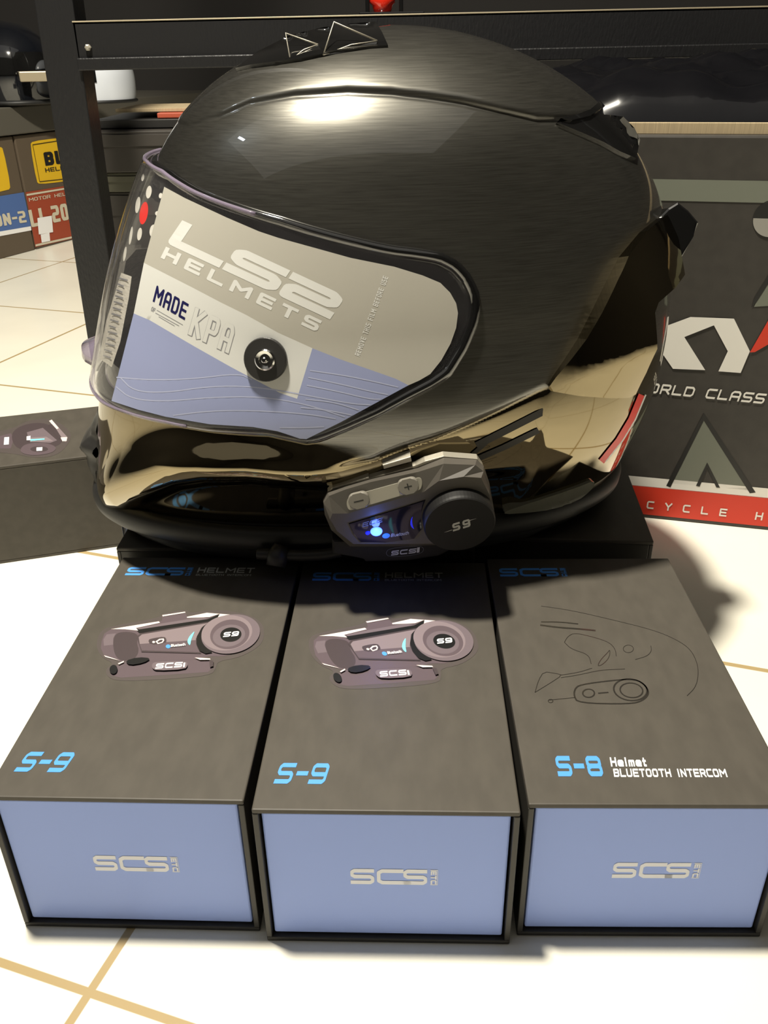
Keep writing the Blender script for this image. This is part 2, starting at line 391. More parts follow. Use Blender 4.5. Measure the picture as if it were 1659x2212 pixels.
# ------------------------------------------------------------------ intercom boxes
BW, BH, BD = .0966, .0732, .1698
def zrot(a): return np.array([math.cos(a), math.sin(a), 0]), np.array([-math.sin(a), math.cos(a), 0])
Z = np.array([0, 0, 1.])
def lidplane(fx, fy, a, w=BW, h=BH):
    ex, ey = zrot(a); return Plane(np.array([fx, fy, h]) - ex * w / 2, ex, ey)

def zz(pts, sc, ox, oy): return [(x / sc + ox, y / sc + oy) for x, y in pts]

# the printed device picture, traced once on the left lid and kept in the lid's own metres
LEFT = (-.10114, .22701, -.04264); MID = (-.00125, .21909, -.03542); RIGHT = (.09874, .22005, -.02368)
_pl = lidplane(*LEFT)
def lidpts(pts): return [_pl.uv(x, y) for x, y in zz(pts, 4.254, 200, 1290)]
halo = [(40, 400), (70, 320), (150, 270), (620, 190), (640, 150), (860, 110), (900, 150), (1050, 120), (1250, 125), (1450, 165), (1560, 240), (1580, 330), (1560, 420), (1480, 490), (1330, 560), (1150, 590), (1135, 650), (1090, 720), (700, 755), (230, 775), (130, 730), (120, 660), (200, 610), (90, 560), (40, 480)]
DEV = [
 ('mauve_halo', smooth_poly(halo, True)),
 ('mauve', [(160, 680), (200, 640), (300, 600), (560, 585), (900, 570), (1080, 588), (1110, 610), (1105, 655), (1060, 690), (700, 715), (260, 742), (170, 720)]),
 ('mauve', [(85, 400), (110, 335), (170, 297), (640, 217), (640, 175), (850, 140), (872, 185), (1050, 150), (1170, 153), (1400, 175), (1490, 215), (1535, 290), (1520, 380), (1460, 450), (1350, 510), (1200, 545), (1080, 545), (900, 578), (560, 592), (260, 592), (110, 545), (75, 470)]),
 ('mauve_mid', [(100, 390), (130, 345), (215, 335), (190, 380), (190, 440), (105, 450)]),
 ('mauve_dark', smooth_poly([(185, 400), (220, 330), (330, 318), (425, 345), (405, 420), (430, 500), (380, 580), (260, 590), (200, 530)], True)),
 ('ink', [(395, 300), (1060, 205), (1165, 160), (1190, 175), (1060, 238), (430, 335)]),
 ('mauve_mid', [(400, 290), (640, 245), (1010, 185), (1060, 205), (430, 300)]),
 ('pearl', [(170, 298), (610, 226), (620, 240), (400, 288), (420, 312), (300, 300)]), ('pearl', [(868, 185), (1050, 148), (1170, 158), (1075, 188), (868, 196)]), ('pearl', [(640, 170), (850, 138), (855, 148), (645, 183)]),
 ('pearl', [(1170, 158), (1395, 176), (1250, 190), (1150, 195)]), ('pearl', [(105, 540), (200, 570), (250, 590), (120, 556)]),
 ('mauve_dark', [(405, 370), (445, 338), (1090, 228), (1010, 290), (955, 390), (965, 460), (1000, 525), (450, 510)]),
 ('mauve_light', [(425, 375), (455, 350), (1070, 243), (1000, 290), (950, 390), (950, 402), (435, 438)]),
 ('mauve', [(433, 438), (950, 402), (957, 455), (985, 515), (455, 498)]),
 ('mauve_dark', smooth_poly([(510, 400), (560, 385), (660, 370), (682, 395), (675, 432), (530, 447)], True, 1)),
 ('pearl', [(580, 415), (615, 392), (655, 388), (660, 405), (645, 428), (600, 440)]), ('mauve_dark', [(597, 418), (622, 402), (645, 400), (646, 410), (635, 421), (605, 430)]), ('pearl', ell(563, 422, 14, 10, 0, 10)),
 ('azure', ell(696, 463, 22, 18, 0, 16)),
 ('cyan', smooth_poly([(942, 318), (895, 365), (872, 410), (880, 440), (898, 455), (906, 405), (925, 360)], True, 1)),
 ('ink', [(1090, 225), (1010, 285), (960, 370), (955, 440), (985, 505), (1040, 530), (1100, 520), (1050, 450), (1050, 350)]),
 ('mauve_mid', ell(1270, 350, 272, 178, -.18, 48)), ('mauve_light', ell(1235, 340, 235, 160, -.16, 48)), ('mauve', ell(1262, 354, 182, 134, -.2, 44)), ('mauve_mid', ell(1255, 368, 150, 100, -.2, 44)),
 ('ink', ell(1272, 358, 98, 66, -.1, 36)),
 ('ink', ell(195, 678, 36, 42, .2, 20)), ('ink', smooth_poly([(300, 600), (420, 565), (545, 575), (470, 620), (340, 640)], True, 1)), ('pearl', [(235, 625), (290, 600), (290, 612), (245, 632)]), ('pearl', [(940, 570), (1080, 578), (1085, 590), (990, 592)]),
 ('mauve_dark', [(1075, 595), (1112, 600), (1110, 650), (1080, 660)]), ('mauve_mid', smooth_poly([(548, 630), (585, 610), (860, 605), (880, 640), (850, 680), (590, 692), (550, 670)], True, 1)),
]
DEV = [(k, lidpts(p)) for k, p in DEV]
DEVT = [('S9', 'white', lidpts([(1200, 384)])[0], lidpts([(1340, 372)])[0], lidpts([(1212, 340)])[0], dict(asp=1.1, th=.24, shear=0)),
        ('SCS', 'white', lidpts([(578, 676)])[0], lidpts([(822, 660)])[0], lidpts([(590, 628)])[0], dict(asp=1.7, th=.24, shear=0)),
        ('I', 'white', lidpts([(832, 661)])[0], lidpts([(850, 660)])[0], lidpts([(838, 620)])[0], dict(asp=1, th=.4)),
        ('Bluetooth', 'white', lidpts([(722, 475)])[0], lidpts([(855, 462)])[0], lidpts([(724, 450)])[0], dict(asp=.7, th=.2))]

def mark(mb, mapper, org, du, dv, slot, shear=.12):
    """the three-letter maker's mark with its little upright block"""
    org, du, dv = [np.array(k, float) for k in (org, du, dv)]
    W = 1.0; lw = .27
    for k, ch in enumerate('ScS'):
        o_ = org + du * (k * .30)
        lay_word(mb, ch, mapper, o_ + dv * 0, du * lw * (1.0 if ch != 'c' else 1.12), dv, slot, asp=1.75, th=.24)
    # upright block with three small turned letters
    A = org + du * .905; wv = du * .085
    for (a, b_, c, d) in ((0, 0, 1, .05), (0, .95, 1, 1), (.93, 0, 1, 1)):
        p = [A + wv * a + dv * b_, A + wv * c + dv * b_, A + wv * c + dv * d, A + wv * a + dv * d]
        mb.add([mapper(*q) for q in p], [(0, 1, 2, 3)], slot)
    for k, ch in enumerate('ETC'):
        lay_word(mb, ch, mapper, A + wv * .05 + dv * (.93 - k * .30), -dv * .27, wv * .80, slot, asp=1.0, th=.27)

def intercom_box(fx, fy, a, label, lid, dep=BD, group='black intercom boxes', BH=BH, back=False):
    ex, ey = zrot(a); c = np.array([fx, fy, 0]); o_ = c - ex * BW / 2
    r = thing('intercom_box', label, 'box', tuple(c + ey * dep / 2), a, group)
    # sleeve: four thin walls and a back
    t = .0022; sl = MB()
    rbox(sl, o_, ex * BW, ey * dep, Z * t, .0005, 1); rbox(sl, o_ + Z * (BH - t), ex * BW, ey * dep, Z * t, .0006, 0)
    rbox(sl, o_ + Z * t, ex * t, ey * dep, Z * (BH - 2 * t), .0004, 1); rbox(sl, o_ + Z * t + ex * (BW - t), ex * t, ey * dep, Z * (BH - 2 * t), .0004, 1)
    rbox(sl, o_ + Z * t + ex * t + ey * (dep - t), ex * (BW - 2 * t), ey * t, Z * (BH - 2 * t), .0003, 1)
    mats = [M['lid'], M['edge']] + [M[k] for k in ('mauve_halo', 'mauve', 'mauve_mid', 'mauve_light', 'mauve_dark', 'ink', 'pearl', 'azure', 'cyan', 'white', 'varnish', 'greytext')]
    S = {k: i + 2 for i, k in enumerate(('mauve_halo', 'mauve', 'mauve_mid', 'mauve_light', 'mauve_dark', 'ink', 'pearl', 'azure', 'cyan', 'white', 'varnish', 'greytext'))}
    pl = Plane(o_ + Z * BH, ex, ey)
    lid(sl, pl, S)
    if back: rbox(sl, o_ + Z * t + ex * t, ex * (BW - 2 * t), ey * t, Z * (BH - 2 * t), .0003, 1)
    sl.build('sleeve', mats, r)
    dr = MB(); rbox(dr, o_ + ex * (t + .0008) + Z * (t + .0009) + ey * (.0026 if back else .0016), ex * (BW - 2 * t - .0016), ey * (dep - .008), Z * (BH - 2 * t - .0018), .0008, 0)
    fp = Plane(o_ + ey * .0016, ex, Z)
    if not back: mark(dr, lambda u, v: fp.at(u, v, .00012), (.0345, .0325), (.0335, 0), (0, .0085), 1)
    dr.build('drawer', [M['blue'], M['logo']], r)
    return r

def s9_lid(sl, pl, S, words=True, model='S-9'):
    for i, (k, p) in enumerate(DEV): lay(sl, p, lambda u, v: pl.at(u, v, .00010 + i * .00003), S[k], smooth=False)
    up = .00010 + len(DEV) * .00003
    for txt, k, o_, e, h, kw in DEVT:
        o_, e, h = np.array(o_), np.array(e), np.array(h); lay_word(sl, txt, lambda u, v: pl.at(u, v, up), o_, e - o_, h - o_, S[k], **kw)
    mp_ = lambda u, v: pl.at(u, v, .00012)
    mark(sl, mp_, (.0065, .1515), (.0350, 0), (0, .0080), S['azure'])
    lay_word(sl, 'HELMET', mp_, (.0440, .1545), (.0300, 0), (0, .0050), S['greytext'], asp=1.1, th=.2)
    lay_word(sl, 'BLUETOOTH INTERCOM', mp_, (.0440, .1515), (.0290, 0), (0, .0018), S['greytext'], asp=.8, th=.14)
    lay_word(sl, model, mp_, (.0062, .0125), (.0190, 0), (0, .0105), S['azure'], asp=1.35, th=.21, shear=.35)

def s8_lid(sl, pl, S):
    R_ = lambda pts: [pl.uv(x, y) for x, y in zz(pts, 2.68, 1040, 1160)]
    mp_ = lambda u, v: pl.at(u, v, .00012)
    def line(pts, th=.00028, closed=False, sm=2):
        for q in ribbon(smooth_poly(R_(pts), closed, sm), th, closed): sl.add([mp_(*k) for k in q], [(0, 1, 2, 3)], S['varnish'])
    line([(345, 400), (520, 425), (760, 480), (1000, 540), (1130, 595), (1210, 650), (1250, 730), (1256, 800), (1240, 870), (1190, 920)])
    line([(340, 510), (450, 525), (560, 532), (660, 542)], .0011); line([(345, 492), (450, 492), (560, 504)], .0008)
    line([(310, 900), (330, 830), (360, 780), (430, 790), (468, 800), (400, 845), (310, 900)], sm=1)
    line([(480, 610), (500, 575), (540, 555), (650, 580), (740, 610), (775, 650), (780, 690)]); line([(480, 610), (520, 650), (620, 680), (635, 735)])
    line([(460, 815), (560, 800), (690, 770), (830, 765)]); line([(460, 800), (560, 785), (640, 760)])
    line([(670, 750), (690, 710), (730, 670), (745, 650), (740, 700), (700, 740)], closed=True)
    line(ell(850, 648, 30, 22, 0, 14), closed=True, sm=1); line([(980, 630), (985, 660), (960, 690), (890, 710)])
    line([(540, 880), (570, 855), (760, 830), (890, 822), (950, 860), (972, 905), (935, 948), (860, 968), (560, 962), (535, 920)], .0007, True)
    line(ell(862, 885, 97, 62, .12, 30), .0007, True, 0); line(ell(868, 888, 66, 42, .12, 24), .0006, True, 0); line(ell(620, 905, 34, 24, 0, 18), .0006, True, 0)
    line([(675, 905), (735, 900)], .0007, sm=0); line([(390, 945), (540, 930)]); line(ell(400, 950, 14, 10, 0, 10), .0003, True, 0)
    mark(sl, mp_, (.0055, .1520), (.0350, 0), (0, .0080), S['azure'])
    lay_word(sl, 'S-8', mp_, (.0128, .0135), (.0170, 0), (0, .0105), S['azure'], asp=1.35, th=.24, shear=.06)
    lay_word(sl, 'Helmet', mp_, (.0335, .0185), (.0135, 0), (0, .0048), S['white'], asp=1.0, th=.24, shear=.2)
    lay_word(sl, 'BLUETOOTH INTERCOM', mp_, (.0335, .0132), (.0420, 0), (0, .0042), S['white'], asp=.95, th=.22, shear=.2)

intercom_box(*LEFT, 'black box with blue front, leftmost of the three in the front row', s9_lid)
intercom_box(*MID, 'black box with blue front, middle one of the front row, below the intercom', s9_lid)
intercom_box(*RIGHT, 'black box with glossy embossed helmet outline on lid, right end of front row', s8_lid)
def plain_lid(sl, pl, S):
    pass
DB = .150
for (x, y, a, lb) in ((-.0985, .4020, -.03, 'shaded black box under the helmet chin, back row behind the leftmost front box'),
                      (.0005, .4000, -.045, 'shaded black box under the middle of the helmet, back row, mostly hidden'),
                      (.0985, .4055, -.094, 'shaded black box under the helmet rear, back row, its right edge showing')):
    intercom_box(x, y, a, lb, plain_lid, DB, BH=BH + .003, back=True)
# the box lying sideways at the left
def side_box():
    a = math.radians(15.5); ex, ey = zrot(a); rc = np.array([-.1885, .5370, 0]); o_ = rc - ex * BD
    r = thing('intercom_box', 'black box lying sideways on the floor left of the helmet chin', 'box', tuple(rc - ex * BD / 2 + ey * BW / 2), a, 'black intercom boxes')
    t = .0022; sl = MB()
    rbox(sl, o_, ex * BD, ey * BW, Z * t, .0005, 0); rbox(sl, o_ + Z * (BH - t), ex * BD, ey * BW, Z * t, .0006, 0)
    rbox(sl, o_ + Z * t, ex * BD, ey * t, Z * (BH - 2 * t), .0004, 0); rbox(sl, o_ + Z * t + ey * (BW - t), ex * BD, ey * t, Z * (BH - 2 * t), .0004, 0)
    names = ('mauve_halo', 'mauve', 'mauve_mid', 'mauve_light', 'mauve_dark', 'ink', 'pearl', 'azure', 'cyan', 'white', 'varnish', 'greytext'); S = {k: i + 2 for i, k in enumerate(names)}
    pl = Plane(o_ + Z * BH, ex, ey)
    R_ = lambda pts: [pl.uv(x, y) for x, y in zz(pts, 2.592, 0, 780)]
    L_ = [('mauve_halo', smooth_poly([(-60, 400), (60, 385), (160, 330), (290, 320), (400, 390), (390, 460), (320, 530), (200, 545), (90, 520), (-40, 510)], True)),
          ('mauve', [(-40, 430), (60, 405), (80, 430), (60, 490), (-30, 490)]), ('mauve_dark', smooth_poly([(70, 390), (150, 350), (260, 345), (330, 400), (360, 460), (250, 500), (110, 500), (65, 450)], True)),
          ('mauve_mid', [(150, 400), (240, 375), (320, 445), (280, 460), (165, 450)]), ('mauve_light', [(170, 430), (260, 425), (300, 450), (170, 455)]),
          ('mauve_light', [(275, 335), (290, 330), (380, 430), (370, 455), (350, 450)]), ('mauve_dark', [(270, 360), (295, 350), (345, 430), (330, 440)]),
          ('mauve', smooth_poly([(110, 500), (140, 465), (240, 455), (320, 480), (300, 515), (200, 532), (130, 522)], True)), ('mauve_dark', ell(220, 495, 50, 16, 0, 20)),
          ('pearl', [(275, 338), (290, 330), (330, 378), (318, 384)]), ('pearl', [(340, 430), (376, 428), (374, 450), (350, 452)]), ('cyan', [(170, 440), (250, 436), (250, 443), (172, 450)]),
          ('white', [(25, 430), (52, 428), (50, 470), (22, 472)]), ('white', [(205, 487), (238, 485), (237, 505), (205, 507)]), ('white', [(150, 425), (172, 422), (170, 447), (150, 447)])]
    for i, (k, p) in enumerate(L_): lay(sl, R_(p), lambda u, v: pl.at(u, v, .0001 + i * .00003), S[k], smooth=False)
    sl.build('sleeve', [M['lid'], M['edge']] + [M[k] for k in names], r)
    dr = MB(); rbox(dr, o_ + ey * (t + .0008) + Z * (t + .0009) + ex * .002, ex * (BD - .004), ey * (BW - 2 * t - .0016), Z * (BH - 2 * t - .0018), .0008); dr.build('drawer', M['blue'], r)
side_box()

# ------------------------------------------------------------------ helmet: smooth shell defined by height stations
HX, HY, HYAW, HZT = .0061, .5034, .1186, .2501
HBASE = BH + .0002
HK = .94                                                    # the helmet is this much smaller and nearer than first laid out
AF = np.array([.186, .1797, .1792, .1875, .207, .2275, .2462]); AR = np.array([.1392, .1621, .1839, .2025, .2093, .2095, .211]); AW = np.array([.0924, .1285, .1346, .147, .172, .191, .208])
SUP = 2.25
def spl(v, t):
    n = len(v); x = np.clip(t, 0, 1) * (n - 1); i = np.minimum(x.astype(int), n - 2); u = x - i
    vp = np.concatenate([[2 * v[0] - v[1]], v, [2 * v[-1] - v[-2]]]); a, b, c, d = vp[i], vp[i + 1], vp[i + 2], vp[i + 3]
    return .5 * ((2 * b) + (c - a) * u + (2 * a - 5 * b + 4 * c - d) * u ** 2 + (3 * b - a - 3 * c + d) * u ** 3)
def hsurf(t, al):
    """t: 0 rim .. 1 crown, al: 0 front, + towards the helmet's left; arrays of one shape -> world points"""
    c = np.cos(t * np.pi / 2); z = HZT * np.sin(t * np.pi / 2); ca, sa = np.cos(al), np.sin(al)
    cx = np.sign(ca) * abs(ca) ** (2 / SUP); sx = np.sign(sa) * abs(sa) ** (2 / SUP)
    A = np.where(cx > 0, spl(AF, t), spl(AR, t)) * c * cx; B = spl(AW, t) * c * sx
    h = np.array([-math.cos(HYAW), -math.sin(HYAW)]); l = np.array([math.sin(HYAW), -math.cos(HYAW)])
    return CO + HK * (np.stack([HX + A * h[0] + B * l[0], HY + A * h[1] + B * l[1], BH + .0002 + z], -1) - CO)
_b = CO + HK * (np.array([HX, HY, HBASE]) - CO); HX_, HY_ = HX, HY
HC = _b
NT, NA = 430, 760
T1 = np.linspace(.028, .997, NT); A1 = np.linspace(-np.pi, np.pi, NA, endpoint=False)
TT, AA = np.meshgrid(T1, A1, indexing='ij')
HP = hsurf(TT, AA)
def gridnormals(P):
    du = np.gradient(P, axis=0); dv = np.roll(P, -1, 1) - np.roll(P, 1, 1); N = np.cross(dv, du); N /= np.linalg.norm(N, axis=-1, keepdims=True)
    c = P.mean((0, 1))
    return N * np.sign(((P - c) * N).sum(-1).mean())
HN = gridnormals(HP)
def gridfaces(nt, na, wrap=True):
    return [(i * na + j, i * na + (j + 1) % na, (i + 1) * na + (j + 1) % na, (i + 1) * na + j) for i in range(nt - 1) for j in range(na if wrap else na - 1)]
HF = gridfaces(NT, NA)
class Skin:
    """the helmet surface pushed out by an amount; rays from a photo point land on it"""
    def __init__(s, off):
        s.P = (HP + HN * (off[..., None] if isinstance(off, np.ndarray) else off)).reshape(-1, 3)
        s.bvh = BVHTree.FromPolygons([tuple(p) for p in s.P], HF)
    def hit(s, x, y):
        d = Vector(ray(x, y)); loc, n, idx, dist = s.bvh.ray_cast(Vector(CO), d)
        if loc is None:
            best = None
            lo, hi = .3, .75
            for _ in range(4):
                for k in np.linspace(lo, hi, 21):
                    p = Vector(CO) + d * k; q, n_, i_, ds = s.bvh.find_nearest(p)
                    if best is None or ds < best[0]: best = (ds, p, n_, i_, k)
                w = (hi - lo) / 12; lo, hi = best[4] - w, best[4] + w
            _, loc, n, idx, _ = best
        i, j = divmod(idx, NA); N = HN[i, j]
        return np.array(loc), N, idx
    def ta(s, x, y):
        loc, N, idx = s.hit(x, y); i, j = divmod(idx, NA); P = s.P.reshape(NT, NA, 3); p0 = P[i, j]; j2 = (j + 1) % NA
        E_ = np.stack([P[i + 1, j] - p0, P[i, j2] - p0], 1); k = np.linalg.lstsq(E_, loc - p0, rcond=None)[0]
        return T1[i] + np.clip(k[0], 0, 1) * (T1[1] - T1[0]), A1[j] + np.clip(k[1], 0, 1) * (A1[1] - A1[0])
SK = Skin(0.)
def on_shell(off):
    def f_(x, y): p, n, _ = SK.hit(x, y); return p + n * off
    return f_
def seam(px, skin=SK):
    """trace -> (alpha sorted, t) curve on the shell"""
    k = sorted([(a, t) for t, a in [skin.ta(x, y) for x, y in px]]); a = np.array([q[0] for q in k]); t = np.array([q[1] for q in k]); return a, t
ABS = abs(AA)
def sstep(x): x = np.clip(x, 0, 1); return x * x * (3 - 2 * x)

H = thing('motorcycle_helmet', 'glossy graphite full-face motorcycle helmet with clear visor standing on the black boxes', 'helmet', tuple(HC), HYAW)

# visor outline traced on a slightly larger skin
VTOP = [(303, 352), (322, 352), (354, 372), (387, 396), (420, 415), (508, 449), (602, 477), (725, 513), (848, 541), (900, 547), (955, 557), (988, 574), (1012, 600), (1028, 632), (1033, 660)]
VBOT = [(196, 846), (225, 868), (265, 886), (359, 911), (453, 929), (579, 938), (625, 949), (660, 956), (690, 950), (745, 927), (819, 893), (913, 842), (970, 806), (1005, 750), (1026, 700), (1033, 660)]
SKV = Skin(.004)
at_, tt_ = seam(VTOP[1:], SKV); ab_, tb_ = seam(VBOT[1:], SKV)
AMAX = max(at_.max(), ab_.max())
def vtop(a): return np.interp(abs(a), at_, tt_)
def vbot(a): return np.interp(abs(a), ab_, tb_)

# relief of the shell: crown panel, seams, chin recess, visor pocket
ac, tc_ = seam([(407, 268), (440, 258), (476, 250), (537, 222), (635, 204), (751, 196), (848, 201), (942, 213), (1000, 222), (1079, 240), (1159, 258), (1230, 258), (1290, 248)])
fc = np.interp(ABS, ac, tc_); crown = sstep((TT - fc) * HZT / .0026 + .5) * np.clip(.4 + (ABS - .6) * .7, .5, 1.15) * .0013
crown_groove = -.0011 * np.exp(-((TT - fc) * .26 / .0016) ** 2) * sstep((ABS - .45) / .3)
ar_, tr_ = seam([(231, 1100), (270, 1087), (336, 1058), (386, 1038), (444, 1029), (540, 1026), (640, 1034), (760, 1045)])
fr_ = np.interp(ABS, ar_, tr_); mask = sstep((2.0 - ABS) / .35); recess = -.0050 * sstep((fr_ - TT) * .26 / .010 + .25) * mask
as_, ts_ = seam([(700, 1003), (804, 992), (913, 955), (1039, 906), (1120, 868), (1181, 838)])
fs_ = np.interp(ABS, as_, ts_); sm = sstep((ABS - as_.min()) / .1) * sstep((as_.max() + .02 - ABS) / .05)
side = (-.0012 * sstep((fs_ - TT) * .26 / .003 + .5) - .0008 * np.exp(-((TT - fs_) * .26 / .001) ** 2)) * sm
vin = (ABS < AMAX) & (TT < vtop(AA)) & (TT > vbot(AA))
dt_ = np.minimum(vtop(AA) - TT, TT - vbot(AA)) * .26; da = (AMAX - ABS) * .15
dv_ = np.where(vin, np.minimum(dt_, da), -np.minimum(abs(dt_), .05)); dv_ = np.where(ABS > AMAX, np.minimum(-(ABS - AMAX) * .15, dv_), dv_)
pocket = -.0035 * sstep((dv_ + .0005) / .0025) * (1 - .6 * sstep((.5 - ABS) / .4))
ridge = .0035 * np.exp(-((TT - .30) / .14) ** 2) * np.exp(-((ABS - .0) / .22) ** 2)        # chin bar prow
bulge = .010 * np.exp(-((TT - fr_ - .035) / .042) ** 2) * sstep((1.58 - ABS) / .4) * sstep((ABS - .2) / .35) * sstep((np.where(ABS < 1.3, vbot(AA), vbot(1.3)) - .004 - TT) / .05)
D = bulge + crown + crown_groove + recess + side + pocket
HP2 = HP + HN * D[..., None]
# eye port: faces well inside the visor outline are left out
port = (dv_ > .012) & (ABS < 1.25)
pf = (port[:-1, :] & np.roll(port, -1, 1)[:-1, :] & port[1:, :] & np.roll(port, -1, 1)[1:, :]).reshape(-1)
vf = (dv_ > -.0008)[:-1, :].reshape(-1)
# paint boundary: black lacquer under the visor and under the side seam
ia = np.argsort(ab_); bx = np.concatenate([ab_[ia][ab_[ia] < 1.2], as_[as_ > 1.42], [as_.max() + .25, 3.2]]); by = np.concatenate([tb_[ia][ab_[ia] < 1.2] + .01, ts_[as_ > 1.42], [ts_[-1], ts_[-1]]])
low = sstep((np.interp(ABS, bx, by) - TT) * .26 / .0022 + .5)
sh = MB(); sh.v = [tuple(p) for p in HP2.reshape(-1, 3)]
for i, f_ in enumerate(HF):
    if pf[i]: continue
    sh.f.append(f_[::-1]); sh.m.append(1 if vf[i] else 0); sh.s.append(True)
n0 = len(sh.v); sh.f.append(tuple((NT - 1) * NA + j for j in range(NA))); sh.m.append(0); sh.s.append(True)
# inner face of the shell's foam, open below
LT = np.linspace(.0, 1, 40)
tt2, aa2 = np.meshgrid(np.linspace(.03, .99, 60), np.linspace(-np.pi, np.pi, 120, endpoint=False), indexing='ij')
LP = hsurf(tt2, aa2); LN = gridnormals(LP)
shell = sh.build('shell', [M['shell'], M['gloss']], H)
at_l = shell.data.attributes.new('lower_coat', 'FLOAT', 'POINT'); at_l.data.foreach_set('value', low.reshape(-1).astype(np.float32))
ln = MB(); IP = LP - LN * .028; ln.add(IP.reshape(-1, 3), [f_ for i, f_ in enumerate(gridfaces(60, 120)) if not (abs(aa2[i // 120, i % 120]) < .95 and vbot(aa2[i // 120, i % 120]) + .02 < tt2[i // 120, i % 120] < vtop(aa2[i // 120, i % 120]) - .03)], 0, True)
OP = LP - LN * .004                                             # rim closing shell to liner at the foot
ln.add(np.concatenate([OP[0], IP[0]]), [(j, (j + 1) % 120, 120 + (j + 1) % 120, 120 + j) for j in range(120)], 0, True)
ln.build('liner', M['interior'], H)
# rubber rim at the foot
tr = MB(); aring = np.linspace(-np.pi, np.pi, 160, endpoint=False); pr = hsurf(np.full(160, .03), aring)
ctr = pr.mean(0); prn = np.array([nrm((p - ctr) * [1, 1, 0]) for p in pr])
sec = [(-.009, .0002), (.0005, .0002), (.0025, .0022), (.0030, .0060), (.0018, .0100), (-.0005, .0125), (-.009, .0125)]
vs = []
for p, n_ in zip(pr, prn):
    for (a, z) in sec: vs.append((p[0] + n_[0] * a, p[1] + n_[1] * a, HC[2] + z))
k7 = len(sec); tr.add(vs, [(i * k7 + k, ((i + 1) % 160) * k7 + k, ((i + 1) % 160) * k7 + (k + 1) % k7, i * k7 + (k + 1) % k7) for i in range(160) for k in range(k7)], 0, True)
tr.build('rim_trim', M['rubber'], H)

# padded neck roll hanging below the rim, its foot on the boxes
nr = MB(); vs = []
for p, n_ in zip(pr, prn):
    for (a, z) in [(-.004, HC[2] + .004), (-.006, HC[2] - .005), (-.012, BH + .0032), (-.028, BH + .0032), (-.036, HC[2]), (-.030, HC[2] + .012)]: vs.append((p[0] + n_[0] * a, p[1] + n_[1] * a, z))
nr.add(vs, [(i * 6 + k, ((i + 1) % 160) * 6 + k, ((i + 1) % 160) * 6 + (k + 1) % 6, i * 6 + (k + 1) % 6) for i in range(160) for k in range(6)], 0, True); nr.build('neck_roll', M['interior'], H)

# --- visor
VN, VK = 220, 40
va = AMAX * np.sin(np.linspace(-np.pi / 2, np.pi / 2, VN)); vk = np.linspace(0, 1, VK)
VA = np.repeat(va[:, None], VK, 1); VT = vbot(VA) + (vtop(VA) - vbot(VA)) * vk[None]
def vpoints(off):
    P = hsurf(VT, VA); e = 1e-3
    N = np.cross(hsurf(VT, VA + e) - hsurf(VT, VA - e), hsurf(VT + e, VA) - hsurf(VT - e, VA)); N /= np.linalg.norm(N, axis=-1, keepdims=True)
    c = HC + np.array([0, 0, .12]); N *= np.sign(((P - c) * N).sum(-1, keepdims=True))
    o_ = off + .0045 * (1 - (abs(VA) / AMAX) ** 2)
    return P + N * o_[..., None], N
VO, VNn = vpoints(.0012); VI, _ = vpoints(-.0008)
vm = MB(); nv = VN * VK
G1 = gridfaces(VN, VK, False)
vm.v = [tuple(p) for p in VO.reshape(-1, 3)] + [tuple(p) for p in VI.reshape(-1, 3)]
for f_ in G1:
    vm.f += [f_, tuple(i + nv for i in f_[::-1])]; vm.m += [0, 0]; vm.s += [True, True]
for i in range(VN - 1):
    for a, b_ in ((i * VK, (i + 1) * VK), (i * VK + VK - 1, (i + 1) * VK + VK - 1)):
        vm.f.append((a, b_, b_ + nv, a + nv)); vm.m.append(1); vm.s.append(False)
visor = vm.build('visor', [M['visor'], M['visor_edge']], H)
VB = BVHTree.FromPolygons([tuple(p) for p in VO.reshape(-1, 3)], G1)
_nvis = VNn.reshape(-1, 3)
def on_visor(off):
    def f_(x, y):
        d = Vector(ray(x, y)); loc, n, idx, _ = VB.ray_cast(Vector(CO), d)
        if loc is None:
            best = None
            for k in np.linspace(.3, .7, 41):
                p = Vector(CO) + d * k; q, n_, i_, ds = VB.find_nearest(p)
                if best is None or ds < best[0]: best = (ds, q, n_, i_)
            _, loc, n, idx = best
        n = Vector(_nvis[G1[idx][0]])
        return np.array(loc + n * off)
    return f_
def behind_visor(off):
    """the visor's far half, seen from inside through its near half"""
    def f_(x, y):
        d = Vector(ray(x, y)); loc, n, idx, _ = VB.ray_cast(Vector(CO), d)
        if loc is None: return None
        l2, n2, i2, _ = VB.ray_cast(loc + d * .004, d)
        if l2 is None: return None
        return np.array(l2 - Vector(_nvis[G1[i2][0]]) * off)
    return f_
# raised lip along the upper edge and finger tab at the front of the visor
lip = MB(); e_top = [tuple(p) for p in (VO[:, -1] + (VI[:, -1] - VO[:, -1]) * .3)]; tube(lip, [p for p, a in zip(e_top, va) if abs(a) < 1.05], .0010, 8); lip.build('visor_edge_bead', M['visor_edge'], visor)
lip = MB(); e_bot = [tuple(p) for p in (VO[:, 0] + (VI[:, 0] - VO[:, 0]) * .3)]; tube(lip, [p for p, a in zip(e_bot, va) if abs(a) < .9], .0009, 8); lip.build('visor_edge_bead', M['visor_edge'], visor)
tb = MB(); js = [j for j in range(VN) if -.30 < va[j] < .02]; vs = []; nj = len(js)
for q, j in enumerate(js):
    w = math.sin(math.pi * q / (nj - 1)) ** .5; b0 = VO[j, 0]; b1 = VO[j, 4]; n_ = VNn[j, 2]
    vs += [b0, b0 + n_ * .010 * w + (b1 - b0) * .1, b0 + n_ * .011 * w + (b1 - b0) * .45, b1]
tb.add(vs, [(q * 4 + k, q * 4 + k + 1, q * 4 + k + 5, q * 4 + k + 4) for q in range(nj - 1) for k in range(3)], 0, True); tb.build('visor_tab', M['visor_edge'], visor)
